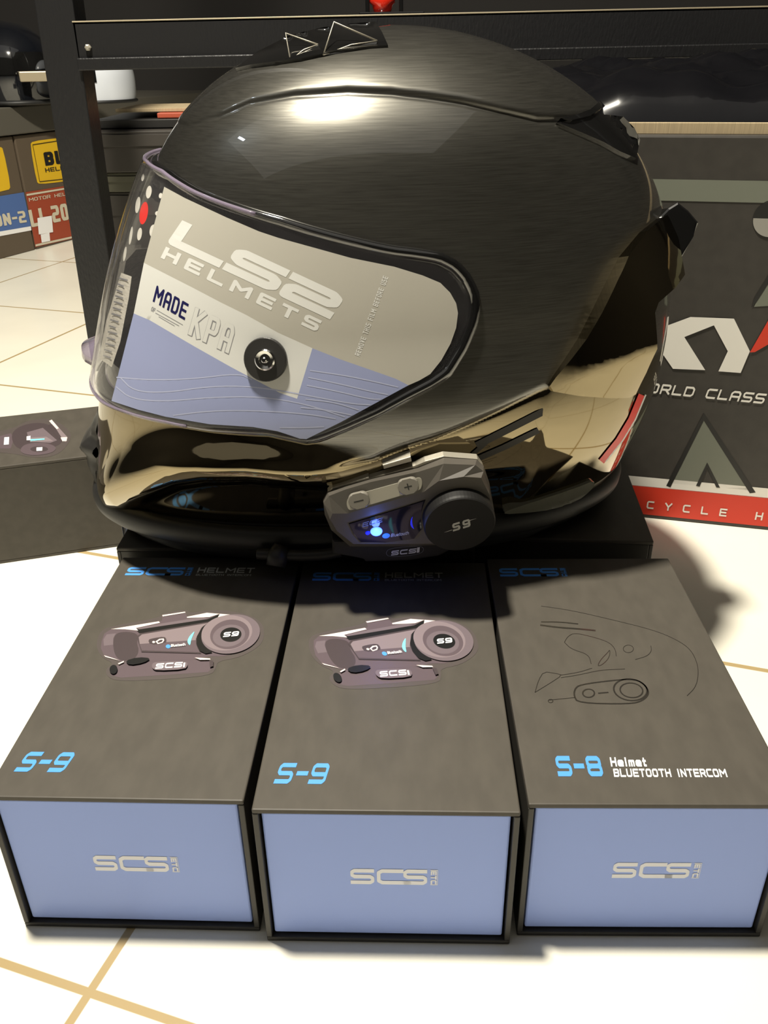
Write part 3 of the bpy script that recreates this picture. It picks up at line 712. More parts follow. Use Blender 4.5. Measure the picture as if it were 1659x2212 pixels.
# black gasket round the eye port
gk = MB(); ga = np.concatenate([va, va[::-1]]); gt = np.concatenate([vtop(va), vbot(va)[::-1]])
gp = hsurf(gt, ga); keep = [0]
for i in range(1, len(gp)):
    if np.linalg.norm(gp[i] - gp[keep[-1]]) > .002: keep.append(i)
gp2 = gp[keep]; tube(gk, gp2, .0027, 8, closed=True); gk.build('visor_gasket', M['gloss'], H)

# --- protective film with its print, on the visor's outside
FTOP = [(356, 404), (400, 428), (490, 470), (560, 500), (602, 514), (707, 543), (757, 557), (851, 576), (913, 595), (951, 611), (972, 632), (985, 655), (989, 676), (985, 708), (973, 742), (953, 778), (929, 808), (905, 822), (882, 832)]
FBOT = [(801, 876), (735, 912), (662, 948), (648, 947), (600, 931), (547, 922), (453, 916), (359, 900), (300, 885), (242, 866)]
gw = [(312, 568), (365, 595), (422, 624), (477, 653), (532, 680), (600, 718), (675, 752)]         # grey over white
gb = [(675, 752), (735, 776), (801, 799), (855, 818), (882, 832)]                               # grey over blue
wb = [(290, 677), (325, 692), (359, 712), (422, 749), (500, 793), (547, 818), (606, 849), (642, 861)]
fm = MB(); sp = 9; mpf = on_visor(.0003)
lay(fm, FTOP + gb[::-1][1:] + gw[::-1][1:], mpf, 0, sp, True)
lay(fm, gw + [(642, 861)] + wb[::-1][1:], mpf, 1, sp, True)
lay(fm, wb + gb[:-1] + [(882, 832)] + FBOT, mpf, 2, sp, True)
mpt = on_visor(.00036)
for c in ([(261, 815), (290, 845), (360, 848), (453, 834), (547, 834), (660, 853), (760, 872), (800, 874)], [(252, 835), (285, 862), (360, 867), (453, 858), (563, 856), (660, 872), (745, 900)],
          [(253, 815), (330, 821), (422, 818), (516, 806), (545, 820)], [(375, 897), (453, 887), (547, 886), (660, 893), (725, 904)], [(604, 923), (660, 923), (700, 921)], [(660, 862), (720, 868), (775, 885)], [(650, 880), (700, 884), (760, 896)],
          [(670, 800), (740, 810), (800, 822), (860, 836)], [(666, 815), (730, 828), (800, 845), (838, 852)], [(663, 832), (730, 845), (800, 862), (822, 862)]):
    for q in ribbon(smooth_poly(c), 2.6): fm.add([mpt(*k) for k in q], [(3, 2, 1, 0)], 3)
lay_word(fm, 'LS2', mpt, (361, 526), (352, 164), (34, -50), 4, sub=5, asp=1.5, th=.29, gap=.05)
lay_word(fm, 'HELMETS', mpt, (348, 557), (336, 160), (12, -24), 4, sub=3, asp=1.0, th=.25, gap=.45)
lay_word(fm, 'MADE', mpt, (331, 651), (69, 41), (9, -35), 5, sub=2, asp=.55, th=.16, gap=.22)
lay_word(fm, 'OF', mpt, (327, 671), (8, 5), (3, -9), 6, asp=.6, th=.18)
for a, b_ in (((340, 670), (396, 702)), ((337, 676), (388, 704)), ((344, 684), (378, 704))):
    for q in ribbon(dense([a, b_], 12, False), 1.2): fm.add([mpt(*k) for k in q], [(3, 2, 1, 0)], 6)
lay_word(fm, 'KPA', mpt, (406, 723), (89, 43), (17, -60), 6, sub=3, asp=.5, th=.19, gap=.2)
mpk = on_visor(.00040); lay_word(fm, 'KPA', mpk, (407, 722), (87.5, 42), (16.5, -58.5), 1, sub=3, asp=.5, th=.155, gap=.26)
lay_word(fm, 'REMOVE THIS FILM BEFORE USE', mpt, (777, 770), (62, -171), (-11, -4), 4, sub=2, asp=.5, th=.16, gap=.25)
fm.build('protective_film', [M['film_grey'], M['film_white'], M['film_blue'], M['film_wave'], M['film_text'], M['navy'], M['film_line']], visor)
# pinlock screw: black disc with bright bush
pc, pn = mpf(575, 776), None
px_, py_ = mpf(590, 776), mpf(575, 761); ex = nrm(px_ - pc); ey = py_ - pc; ey = nrm(ey - ex * (ey @ ex)); pp = Plane(pc, ex, ey)
ps = MB()
def lathe(mb, pl, prof, n=40, slot=0, cx=0, cy=0):
    vs = []; 
    for r_, h in prof:
        for k in range(n): c = 2 * math.pi * k / n; vs.append(pl.at(cx + r_ * math.cos(c), cy + r_ * math.sin(c), h))
    fs = [(i * n + k, i * n + (k + 1) % n, (i + 1) * n + (k + 1) % n, (i + 1) * n + k) for i in range(len(prof) - 1) for k in range(n)] + [tuple(range((len(prof) - 1) * n, len(prof) * n))]
    mb.add(vs, fs, slot, False); return mb
ppx = np.linalg.norm(px_ - pc) / 15
PIN = MB(); lathe(PIN, pp, [(46 * ppx, -.0015), (46 * ppx, .0016), (44 * ppx, .0022), (20 * ppx, .0024)]); pin = PIN.build('visor_pin', M['matte'], visor)
PIN = MB(); lathe(PIN, pp, [(22 * ppx, .002), (22 * ppx, .0034), (19 * ppx, .0040), (13 * ppx, .0036), (12 * ppx, .0026)], cx=.0003); lathe(PIN, pp, [(7 * ppx, .0026), (6 * ppx, .0046), (4 * ppx, .005)], 16, cx=.0003); PIN.build('bush', M['chrome'], pin)

# --- paper tag and dotted sheet inside the far half of the visor
tg = MB(); bv = behind_visor(.0022); bv2 = behind_visor(.0027)
def inlay(poly, mapper, slot, sp):
    v, f_ = fill(poly, sp); P = [mapper(*p) for p in v]
    ok = [p is not None for p in P]; f_ = [k for k in f_ if all(ok[i] for i in k)]
    use = sorted({i for k in f_ for i in k}); ix = {k: i for i, k in enumerate(use)}
    tg.add([P[i] for i in use], [tuple(ix[i] for i in k) for k in f_], slot, True)
# drop stray unused points
strip = [(296, 415), (318, 392), (356, 404), (315, 560), (270, 575), (275, 500)]
iv = on_visor(-.0026)
for (x, y, rx, ry, s_) in ((297, 378, 3, 8, 2), (310, 410, 6, 14, 2), (286, 438, 5, 18, 2), (299, 456, 9, 25, 3), (290, 502, 5, 14, 2), (320, 495, 8, 14, 2), (336, 418, 4, 6, 2), (329, 457, 5, 5, 2), (271, 505, 3, 20, 2), (258, 545, 3, 16, 2)):
    lay(tg, ell(x, y, rx, ry, .15, 20), iv, s_, None, True)
tg.build('inner_tag', [M['interior'], M['dots'], M['dots'], M['red'], M['paper']], visor); tg = MB()
inlay([(262, 560), (285, 535), (315, 533), (312, 575), (300, 640), (262, 780), (232, 800), (238, 690)], bv2, 1, 9)
tg.build('inner_paper_label', [M['interior'], M['paper']], visor)
tg = MB(); fv = on_visor(-.0035)
lay(tg, [(246, 585), (269, 594), (263, 640), (245, 735), (226, 792), (199, 772), (214, 690)], fv, 0, 9, True)
for k in range(14):
    y = 600 + k * 13; x0 = 243 - (y - 600) * .20; x1 = 263 - (y - 600) * .17
    for q in ribbon([(x0, y - 3), (x0 + (x1 - x0) * random.uniform(.6, 1), y + 3)], 3.2): tg.add([on_visor(-.003)(*p) for p in q], [(3, 2, 1, 0)], 1)
tg.build('paper_label', [M['paper'], M['film_line']], visor)

# --- shell fittings
def panel(name, poly, off, material, sp=12, bevel=.0015, parent=H, lift=None, extra=None, mats=None):
    """a fitted plate: outline laid on the shell, raised by off (+ lift) with a skirt down to the shell"""
    mb = MB(); v, f_ = fill(poly, sp); pd = dense(poly, sp); nb = len(pd)
    P = []
    for (x, y) in v:
        p, n_, _ = SK.hit(x, y); P.append(p + n_ * (off + (lift(x, y) if lift else 0)))
    mb.add(P, [k[::-1] for k in f_], 0, True)
    top = []; bot = []
    for (x, y) in pd:
        p, n_, _ = SK.hit(x, y); top.append(p + n_ * (off + (lift(x, y) if lift else 0))); bot.append(p - n_ * .003)
    mb.add(top + bot, [(i, (i + 1) % nb, nb + (i + 1) % nb, nb + i) for i in range(nb)], 0, False)
    if extra: extra(mb)
    return mb.build(name, mats or material, parent)
# rear side panel, folded along a ridge
def fold(x, y):
    a, b_ = np.array([1181., 838.]), np.array([1366., 748.]); d = b_ - a; p = np.array([x, y]) - a
    s = np.clip(p @ d / (d @ d), 0, 1.2); h = abs(np.cross(d, p)) / np.hypot(*d); return .012 * s * max(0, 1 - h / (105 if np.cross(d, p) > 0 else 260))
SP = [(1438, 462), (1417, 473), (1381, 502), (1336, 556), (1309, 608), (1278, 672), (1248, 731), (1220, 775), (1193, 814), (1183, 832), (1190, 844), (1240, 852), (1305, 856), (1349, 856), (1361, 848), (1366, 800), (1366, 749), (1367, 673), (1376, 652), (1412, 622), (1434, 596)]
panel('side_vent_panel', SP, .0018, M['lower'], lift=fold)
_t = SK.hit(1436, 520)[0]; FN = Plane(_t, CR, np.cross(-nrm(ray(1436, 520)), CR)); fn = MB()
prism(fn, FN, [FN.uv(*p) for p in [(1417, 473), (1440, 450), (1461, 437), (1484, 455), (1506, 481), (1494, 510), (1461, 572), (1421, 619), (1378, 650), (1372, 600), (1385, 520)]][::-1], -.016, .003, bev=.002); fn.build('rear_fin', M['gloss'], H)
panel('rear_vent', [(1200, 268), (1240, 262), (1290, 250), (1342, 256), (1366, 280), (1378, 305), (1370, 345), (1335, 330), (1300, 310), (1254, 290)], .0012, M['gloss'])
panel('spoiler_lip', [(1205, 262), (1235, 256), (1268, 244), (1290, 226), (1300, 237), (1268, 257), (1230, 266)], .0022, M['gloss'], sp=8)
gr = MB()
for pts, th in (([(1030, 964), (1105, 926), (1177, 889)], 15), ([(1035, 992), (1090, 968), (1165, 931)], 12), ([(1020, 985), (1060, 950)], 9)):
    for q in ribbon(dense(pts, 10, False), th): lay(gr, q, on_shell(-.0006), 0, None, True)
gr.build('side_decal', M['edge'], H)
st = MB()  # the carton's red and white reflection, painted onto the shell
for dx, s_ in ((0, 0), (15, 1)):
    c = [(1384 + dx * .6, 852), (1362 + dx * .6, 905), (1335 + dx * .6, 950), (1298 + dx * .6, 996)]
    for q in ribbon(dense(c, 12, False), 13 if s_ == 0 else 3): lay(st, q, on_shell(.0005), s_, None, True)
st.build('painted_reflection', [M['red'], M['white']], H)
# pale glossy plate low at the rear
panel('pale_plate', smooth_poly([(1066, 1107), (1160, 1076), (1240, 1050), (1284, 1032), (1274, 1056), (1224, 1091), (1150, 1102)], True, 2), .0015, mat('pale glossy plate', (.16, .16, .13), .2, coat=1, coat_ior=1.7), sp=9)
# crown vent base and its two scoops, both sides of the centre line
cv = [(514, 157), (545, 150), (577, 146), (653, 136), (725, 121), (800, 111), (838, 109), (826, 82), (812, 58), (760, 62), (700, 70), (630, 86), (560, 122)]
panel('crown_vent', cv, .0022, M['gloss'], sp=10)
def scoop(base, apex, lift, tail):
    mb = MB(); B = [np.array(on_shell(.0015)(*p)) for p in base]; a = SK.hit(*apex); A_ = a[0] + a[1] * lift; tl = SK.hit(*tail); T_ = tl[0] + tl[1] * .003
    mb.add(B + [A_, T_], [(0, 1, 4), (1, 2, 4), (2, 5, 4), (0, 4, 5), (0, 5, 2, 1)], 0)
    tube(mb, [B[1], A_, T_], .0004, 6, slot=1); tube(mb, [B[1], (B[1] + T_) / 2 + (A_ - B[1]) * .1, T_], .0003, 6, slot=1)
    sc_ = mb.build('scoop', [M['gloss'], M['bracket']], bpy.data.objects['crown_vent'])
scoop([(590, 147), (630, 138), (700, 124)], (628, 108), .007, (690, 112))
scoop([(648, 138), (700, 127), (812, 110)], (728, 96), .009, (815, 104))
# chin vent at the very front
aa3, tt3 = np.meshgrid(np.linspace(-.34, .16, 26), np.linspace(.030, .150, 24), indexing='ij')
CP = hsurf(tt3, aa3); cn = nrm(np.array([-math.cos(HYAW), -math.sin(HYAW), 0]))
prof = .0072 * np.exp(-((tt3 - .084) / .040) ** 2) * sstep((aa3 + .34) / .10) * sstep((.16 - aa3) / .08) + .0022 * np.sin(tt3 * 160) * np.exp(-((tt3 - .092) / .03) ** 2)
ch = MB(); ch.add((CP + cn * prof[..., None] + 0).reshape(-1, 3), gridfaces(26, 24, False), 0, True); ch.build('chin_vent', M['matte'], H)

# ------------------------------------------------------------------ intercom clamped to the helmet
_p, _n, _ = SK.hit(880, 1095)
tl_ = math.radians(14); c_, s_ = math.cos(tl_), math.sin(tl_)
yw = .06; exu = np.array([math.cos(yw), math.sin(yw), 0]); nn = np.array([math.sin(yw) * c_, -math.cos(yw) * c_, -s_]); vv = np.cross(nn, exu)
vv = vv if vv[2] > 0 else -vv
rt = math.radians(19.5); U = exu * math.cos(rt) + vv * math.sin(rt); V = -exu * math.sin(rt) + vv * math.cos(rt)
IPL = Plane(_p + nn * .007, U, V)
if IPL.n @ nn < 0: raise SystemExit('plane')
I = thing('helmet_intercom', 'charcoal helmet intercom with round dial and blue light clamped to the helmet', 'intercom', tuple(IPL.o), 0)
FR = Plane(IPL.at(0, 0, .015), U, V)                      # its front plane; outlines traced there
def fx_(pts): return [FR.uv(*p) for p in zz(pts, 3.95, 680, 960)]
body_f = fx_([(285, 650), (420, 560), (700, 500), (960, 410), (1060, 330), (1250, 280), (1430, 290), (1490, 420), (1520, 560), (1480, 700), (1330, 800), (1180, 840), (1000, 850), (860, 830), (400, 850), (330, 760)])
BK = Plane(IPL.at(0, 0, .003), U, V)
MD = Plane(IPL.at(0, 0, .011), U, V)
def bk(pts, P_): return [P_.uv(*p) for p in zz(pts, 3.95, 680, 960)]
ob_ = bk([(100, 540), (70, 470), (110, 400), (250, 360), (480, 295), (880, 200), (1100, 112), (1380, 130), (1440, 180), (1490, 330), (1530, 560), (1480, 720), (1330, 830), (1150, 870), (700, 880), (300, 880), (140, 700)], BK)
om_ = bk([(85, 600), (75, 500), (120, 440), (260, 385), (480, 320), (880, 235), (1100, 165), (1370, 175), (1440, 230), (1490, 400), (1525, 570), (1480, 720), (1330, 820), (1150, 855), (700, 870), (300, 870), (140, 730)], MD)
of_ = [FR.uv(*p) for p in zz([(130, 640), (150, 590), (280, 590), (380, 560), (520, 520), (930, 405), (1060, 310), (1270, 275), (1420, 285), (1490, 430), (1515, 580), (1470, 720), (1320, 810), (1150, 845), (700, 850), (330, 850), (190, 740)], 3.95, 680, 960)]
bd = MB(); n17 = len(ob_); vs = [BK.at(*p) for p in ob_] + [MD.at(*p) for p in om_] + [FR.at(*p) for p in of_]
bd.add(vs, [(k * n17 + i, k * n17 + (i + 1) % n17, (k + 1) * n17 + (i + 1) % n17, (k + 1) * n17 + i)[::-1] for k in range(2) for i in range(n17)] + [tuple(2 * n17 + i for i in range(n17))[::-1]], 0)
bd.add([BK.at(*p) for p in ob_], [tuple(range(n17))], 0)
body = bd.build('body', M['device'], I)
# metal clamp plate behind the body with its hook
br_ = MB(); oc = bk([(110, 420), (150, 375), (300, 330), (460, 285), (470, 300), (860, 190), (940, 150), (1100, 106), (1390, 128), (1440, 200), (1440, 500), (900, 700), (300, 700)], BK)
prism(br_, BK, oc, -.004, -.0003, bev=.0004)
hk = bk([(580, 190), (820, 118), (828, 160), (590, 225)], BK); prism(br_, BK, hk, -.006, -.001, bev=.0004); br_.build('clamp_plate', M['bracket'], I)
# key strip lies on the sloping top face: face between mid and front outlines
sa, sb = MD.at(*bk([(260, 385)], MD)[0]), MD.at(*bk([(880, 235)], MD)[0]); sc2, sd = FR.at(*FR.uv(*zz([(380, 560)], 3.95, 680, 960)[0])), FR.at(*FR.uv(*zz([(930, 405)], 3.95, 680, 960)[0]))
kx = nrm(sb - sa); ky = (sa + sb) / 2 - (sc2 + sd) / 2; ky = nrm(ky - kx * (ky @ kx)); KP = Plane((sa + sb + sc2 + sd) / 4, kx, ky)
if KP.n @ nn < 0: KP = Plane(KP.o, KP.ex, KP.ey); KP.n = -KP.n
def kf(pts): return [KP.uv(*p) for p in zz(pts, 3.95, 680, 960)]
bz = MB(); prism(bz, KP, smooth_poly(kf([(268, 500), (285, 455), (330, 430), (860, 285), (905, 280), (918, 320), (905, 375), (880, 390), (340, 550), (290, 560)]), True, 2), -.001, .0006); bz.build('key_bezel', M['bezel'], I)
for txt, cxy, nm in (('-', (378, 465), 'minus'), ('+', (796, 343), 'plus')):
    kb = MB(); u0, v0 = kf([cxy])[0]; a0 = np.array(kf([(cxy[0] + 84, cxy[1] - 24)])[0]) - (u0, v0); L_ = np.hypot(*a0)
    prism(kb, KP, rrect(2 * L_, 1.55 * L_, .6 * L_, 6, u0, v0), .0003, .0030, bev=.0006)
    lay_word(kb, txt, lambda u, v: KP.at(u, v, .00305), (u0 - L_ * .48, v0 - L_ * .42), (L_ * .96, 0), (0, L_ * .84), 1, asp=1.15 if txt == '+' else 1.4, th=.14)
    kb.build('key', [M['keycap'], M['ink']], I)
# glossy panel with light and print
gp_ = MB(); prism(gp_, FR, fx_([(290, 672), (620, 575), (945, 470), (905, 560), (900, 650), (915, 720), (880, 745), (850, 800), (600, 830), (390, 830), (330, 760)]), -.0004, .0005, bev=.0003)
t1 = lambda u, v: FR.at(u, v, .0006)
a0, a1, a2 = [np.array(p) for p in fx_([(648, 783), (800, 760), (652, 755)])]; lay_word(gp_, 'Bluetooth', t1, a0, a1 - a0, a2 - a0, 1, asp=.7, th=.16)
a0, a1, a2 = [np.array(p) for p in fx_([(405, 700), (575, 655), (410, 660)])]; lay_word(gp_, 'ECE', t1, a0, a1 - a0, a2 - a0, 2, asp=1.3, th=.2)
lay(gp_, ell(*np.mean(fx_([(590, 775), (625, 770)]), 0), .0018, .0016), t1, 3, smooth=False)
lay(gp_, smooth_poly(fx_([(835, 600), (815, 640), (815, 690), (850, 720), (835, 690), (828, 640)]), True, 1), t1, 4, smooth=False)
gp_.build('display_panel', [M['panel'], M['greytext'], M['dimtext'], M['azure'], M['led_dim']], I)
led = MB(); lc = np.mean(fx_([(525, 735)]), 0); LP_ = Plane(FR.at(*lc), U, V); lathe(led, LP_, [(.0029, .0003), (.0026, .0010), (.0015, .0014)], 24); led_o = led.build('status_light', M['led'], I)
led2 = MB(); lc2 = np.mean(fx_([(450, 748)]), 0); lathe(led2, Plane(FR.at(*lc2), U, V), [(.0013, .0003), (.001, .0009)], 16); led2.build('status_light', M['led_dim'], I)
lg = lamp('status_light_glow', 'POINT', tuple(LP_.at(0, 0, .006)), .008, (.1, .2, 1), .002); lg.parent = I; lg.matrix_parent_inverse = I.matrix_basis.inverted()
# dial
dc = np.array(FR.uv(*zz([(1222, 605)], 3.95, 680, 960)[0])); e1 = np.array(FR.uv(*zz([(1530, 570)], 3.95, 680, 960)[0])); RD = np.hypot(*(e1 - dc)) * .99
dp = Plane(FR.at(*dc), U, V); dl = MB(); lathe(dl, dp, [(RD * .98, -.010), (RD, -.006), (RD, .0050), (RD * .985, .0062), (RD * .96, .0068)], 64)
t2 = lambda u, v: dp.at(u, v, .0069)
lay_word(dl, 'S', t2, (-.0040, -.0024), (.0036, 0), (.0, .0048), 1, asp=.85, th=.24, shear=.2); lay_word(dl, '9', t2, (.0008, -.0024), (.0036, 0), (.0, .0048), 1, asp=.85, th=.24, shear=.2)
for q in ([(-.0078, -.0014), (-.0042, -.0014), (-.0042, -.0010), (-.0078, -.0013)], [(.0044, .0012), (.0080, .0012), (.0080, .0013), (.0044, .0016)]): dl.add([t2(*p) for p in q], [(0, 1, 2, 3)], 1)
dl.build('dial', [M['dial'], M['greytext']], I)
# lower cradle with the mark in an oval
ud = MB(); CRP = Plane(IPL.at(0, 0, .011), U, V)
def cf(pts): return [CRP.uv(*p) for p in zz(pts, 3.95, 680, 960)]
prism(ud, CRP, cf([(150, 820), (300, 840), (860, 800), (1160, 840), (1180, 900), (1060, 960), (800, 1000), (430, 1010), (400, 940), (150, 940)]), -.012, 0, bev=.002)
t3 = lambda u, v: CRP.at(u, v, .0003)
for q in ribbon(cf(smooth_poly([(600, 925), (640, 880), (900, 860), (935, 890), (900, 935), (640, 960)], True, 2)), .0002, True): ud.add([t3(*p) for p in q], [(0, 1, 2, 3)], 2)
o0, o1, o2 = [np.array(p) for p in cf([(650, 945), (862, 922), (655, 905)])]; lay_word(ud, 'SCS', t3, o0, o1 - o0, o2 - o0, 1, asp=1.7, th=.24)
o0, o1, o2 = [np.array(p) for p in cf([(872, 920), (888, 918), (876, 876)])]; lay_word(ud, 'I', t3, o0, o1 - o0, o2 - o0, 1, asp=.8, th=.5)
ud.build('cradle', [M['dial'], M['greytext'], M['dimtext']], I)
mc = MB(); pts = [on_shell(.006)(x, y) for x, y in ((735, 1168), (700, 1176), (650, 1178), (600, 1176), (560, 1174))]; tube(mc, smooth_poly(pts), .003, 10); tube(mc, [on_shell(.008)(612, 1150), on_shell(.008)(604, 1170), on_shell(.009)(600, 1190)], [.004, .0055, .005], 10); mc.build('microphone_boom', M['rubber'], I)

# ------------------------------------------------------------------ carton standing at the right
M['carton'] = mat('dark printed carton', (.038, .034, .029), .5, noise=((25, 25, 25), .9, 1.1)); M['carton_grey'] = mat('sage grey carton print', (.16, .172, .135), .5)
M['carton_red'] = mat('red carton print', (.62, .035, .012), .45); M['carton_white'] = mat('white carton print', (.78, .76, .70), .5); M['board'] = mat('raw corrugated board', (.42, .33, .20), .8, noise=((900, 10, 10), .8, 1.1))
A_, B_ = onz(1400, 1138, 0), onz(1659, 1165, 0); kd = nrm(B_ - A_); kn = np.array([-kd[1], kd[0], 0])
shift = kn * .014
KF = Plane(A_ + shift - kd * .215, kd, Z)
K = thing('helmet_carton', 'dark helmet carton with white emblem and red bottom band standing at the right', 'carton', tuple(KF.at(.2, 0, -.15)), math.atan2(kd[1], kd[0]))
KW, KH, KDp = .43, KF.uv(1560, 292)[1], .29
kb = MB(); rbox(kb, KF.at(0, 0), kd * KW, kn * KDp, Z * KH, .0015, 0)
kz = lambda pts: [KF.uv(*p) for p in zz(pts, 2.77, 1060, 500)]
t4 = lambda u, v: KF.at(u, v, .0003); t5 = lambda u, v: KF.at(u, v, .0006)
def band(y0, y1, x, slot, tt=t4): lay(kb, [(0.002, y0), (KW - .002, y0), (KW - .002, y1), (.002, y1)], tt, slot, smooth=False)
w0 = KF.uv(1500, 1040)[1]; w1 = KF.uv(1500, 1060)[1]; zb = KF.uv(1500, 1146)[1]
band(w1 - .0005, w0, 0, 2); band(.003, w1, 0, 3, t4)
g0, g1 = KF.uv(1560, 389)[1], KF.uv(1560, 436)[1]; band(g1, g0, 0, 1)
def kpoly(p, s_, tt=t4): lay(kb, kz(p), tt, s_, smooth=False)
# outlined grey peaks
kpoly([(1275, 1085), (1585, 1560), (1550, 1565), (1275, 1130), (1075, 1530), (1050, 1520)], 4, lambda u, v: KF.at(u, v, .0004)); kpoly([(1275, 1110), (1555, 1550), (1370, 1530), (1295, 1385), (1230, 1520), (1070, 1505)], 1)
kpoly([(1295, 1380), (1372, 1532), (1350, 1530), (1295, 1415), (1250, 1525), (1228, 1520)], 4, lambda u, v: KF.at(u, v, .00045))
kpoly([(1760, 150), (1590, 420), (1575, 450), (1900, 430), (1900, 150)], 1)
kpoly([(1760, 100), (1575, 400), (1560, 455), (1595, 415), (1770, 140)], 4, lambda u, v: KF.at(u, v, .0004))
# emblem
kpoly([(1060, 560), (1195, 510), (1455, 520), (1550, 715), (1495, 845), (1362, 835), (1418, 715), (1335, 560), (1158, 630), (1283, 828), (1090, 820), (1000, 690)], 2, t5)
kpoly([(860, 500), (980, 505), (960, 810), (840, 805)], 2, t5); kpoly([(1550, 722), (1660, 530), (1800, 520), (1720, 640), (1580, 720)], 3, t5)
for wd_, p0, p1, ph, kw in (('WORLD CLASS', (855, 955), (1628, 1030), (860, 895), dict(asp=1.2, th=.2, shear=.25, gap=.22)), ('MOTORCYCLE HELMETS', (400, 1600), (2330, 1800), (402, 1555), dict(asp=1.0, th=.2, gap=1.55))):
    a0, a1, a2 = [np.array(q) for q in kz([p0, p1, ph])]; lay_word(kb, wd_, t5, a0, (a1 - a0) * [1, .0] + [0, a1[1] - a0[1]], [0, (a2 - a0)[1]], 2, **kw)
# hand hole: dark recess with a grey flap
hc = KF.uv(1668, 472); hr = KF.uv(1668, 430)[1] - hc[1]
lay(kb, ell(*hc, hr, hr), t4, 4, smooth=False); lay(kb, ell(hc[0], hc[1], hr * .97, hr * .97, 0, 24, math.pi, 2 * math.pi), t5, 5, smooth=False)
kb.build('carton_body', [M['carton'], M['carton_grey'], M['carton_white'], M['carton_red'], M['ink'], mat('grey paper', (.30, .29, .26), .6)], K)
fl = MB(); rbox(fl, KF.at(.006, KH, -.006), kd * (KW - .012), kn * .004, Z * .0065, .0003); fl.build('flap', M['board'], K)
# glossy black bag lying on the carton
bg = MB(); NB = 40; cxb = KF.at(.235, KH + .0001, -.15); vs = []
for i in range(NB + 1):
    for j in range(NB + 1):
        u, v = i / NB * 2 - 1, j / NB * 2 - 1; hgt = max(0, (1 - abs(u) ** 3)) ** .5 * max(0, (1 - abs(v) ** 3)) ** .5 * .036
        hgt *= 1 + .16 * math.sin(9 * u + 3 * v) * math.sin(7 * v - 2 * u) + .08 * math.sin(23 * u + 5 * math.sin(6 * v)) + .05 * math.sin(31 * v + 8 * u)
        vs.append(cxb + kd * (u * .185) + kn * (v * .120) + Z * (hgt + .001))
bg.add(vs, [(i * (NB + 1) + j, (i + 1) * (NB + 1) + j, (i + 1) * (NB + 1) + j + 1, i * (NB + 1) + j + 1) for i in range(NB) for j in range(NB)], 0, True)
n9 = NB + 1; bg.add([cxb + kd * .185 * a + kn * .12 * b for a, b in ((-1, -1), (1, -1), (1, 1), (-1, 1))], [(3, 2, 1, 0)], 0)
M['bag'] = mat('glossy black plastic film', (.004, .004, .005), .12, spec=.5)
tag(bg.build('plastic_bag', M['bag']), 'shiny black plastic bag lying on top of the dark helmet carton', 'bag')

# ------------------------------------------------------------------ black steel rack behind
R = thing('display_rack', 'black steel display rack with post and cross beam behind the helmet', 'rack', (-.305, .93, 0))
pA, pB = ony(73, 0, .93), ony(192, 750, .93); pdx = (pB - pA); pd = pdx / -pdx[2]           # per metre downwards
base = pA + (pdx / pdx[2]) * (0 - pA[2]); top = pA + (pdx / pdx[2]) * (1.6 - pA[2])
pm = MB(); rbox(pm, base, (.036, 0, 0), (0, .036, 0), top - base, .001); pm.build('post', M['rack'], R)
bl = ony(165, 50, .93); bz0 = ony(165, 153, .93)[2]; be = ony(1659, 17, .93)
bm_ = MB(); x0 = bl[0] - .004; L_ = 1.15; zt = (bl[2] + be[2]) / 2; hB = zt - bz0
sl_ = (be[2] - bl[2]) / (be[0] - bl[0]); dx = np.array([L_, 0, sl_ * L_])
rbox(bm_, (x0, .93, zt - hB), dx, (0, .004, 0), (0, 0, hB), .0008, 0); rbox(bm_, (x0, .925, zt - hB), dx, (0, .006, 0), (0, 0, hB * .26), .001, 0); rbox(bm_, (x0, .93, zt - .003), dx, (0, .045, 0), (0, 0, .003), .0005, 0)
rbox(bm_, (x0, .9296, zt - .0012), dx, (0, .0012, 0), (0, 0, .0013), .0003, 1)
bm_.build('beam', [M['rack'], M['rackedge']], R)
for hh in (.12, .72):
    d_ = MB(); rbox(d_, (x0 + L_, .93, 0), (.036, 0, 0), (0, .036, 0), (0, 0, 1.6), .001); break
d_.build('post', M['rack'], R)
bt = MB(); e = np.array([x0 + .012, .9285, zt - .022]); lathe(bt, Plane(e, (1, 0, 0), (0, 0, 1)), [(.003, -.001), (.003, .002), (.0015, .003)], 6); bt.build('bolt', M['bracket'], R)
# small red glossy object with a black clip on the beam
rb = thing('red_object', 'small glossy red object on a black clip on the beam above the helmet', 'lamp', (.012, .945, zt))
rp = MB(); c0 = np.array([.0063, .950, zt + .012]); vs = []
for i in range(17):
    for j in range(28):
        th = math.pi * i / 16; ph = 2 * math.pi * j / 28; rr_ = 1 - .18 * (math.cos(th) < 0); vs.append(c0 + np.array([.0125 * math.sin(th) * math.cos(ph) * rr_, .012 * math.sin(th) * math.sin(ph), .013 * math.cos(th)]))
rp.add(vs, [(i * 28 + j, i * 28 + (j + 1) % 28, (i + 1) * 28 + (j + 1) % 28, (i + 1) * 28 + j)[::-1] for i in range(16) for j in range(28)], 0, True)
rp.build('lens', mat('glossy red plastic', (.55, .02, .008), .12, coat=1), rb)
cl = MB(); rbox(cl, (-.016, .938, zt + .0004), (.062, 0, 0), (0, .022, 0), (0, 0, .0035), .001); rbox(cl, (-.010, .945, zt + .003), (.004, 0, 0), (0, .01, 0), (0, 0, .016), .001); rbox(cl, (.022, .945, zt + .003), (.004, 0, 0), (0, .01, 0), (0, 0, .016), .001); cl.build('clip', M['gloss'], rb)

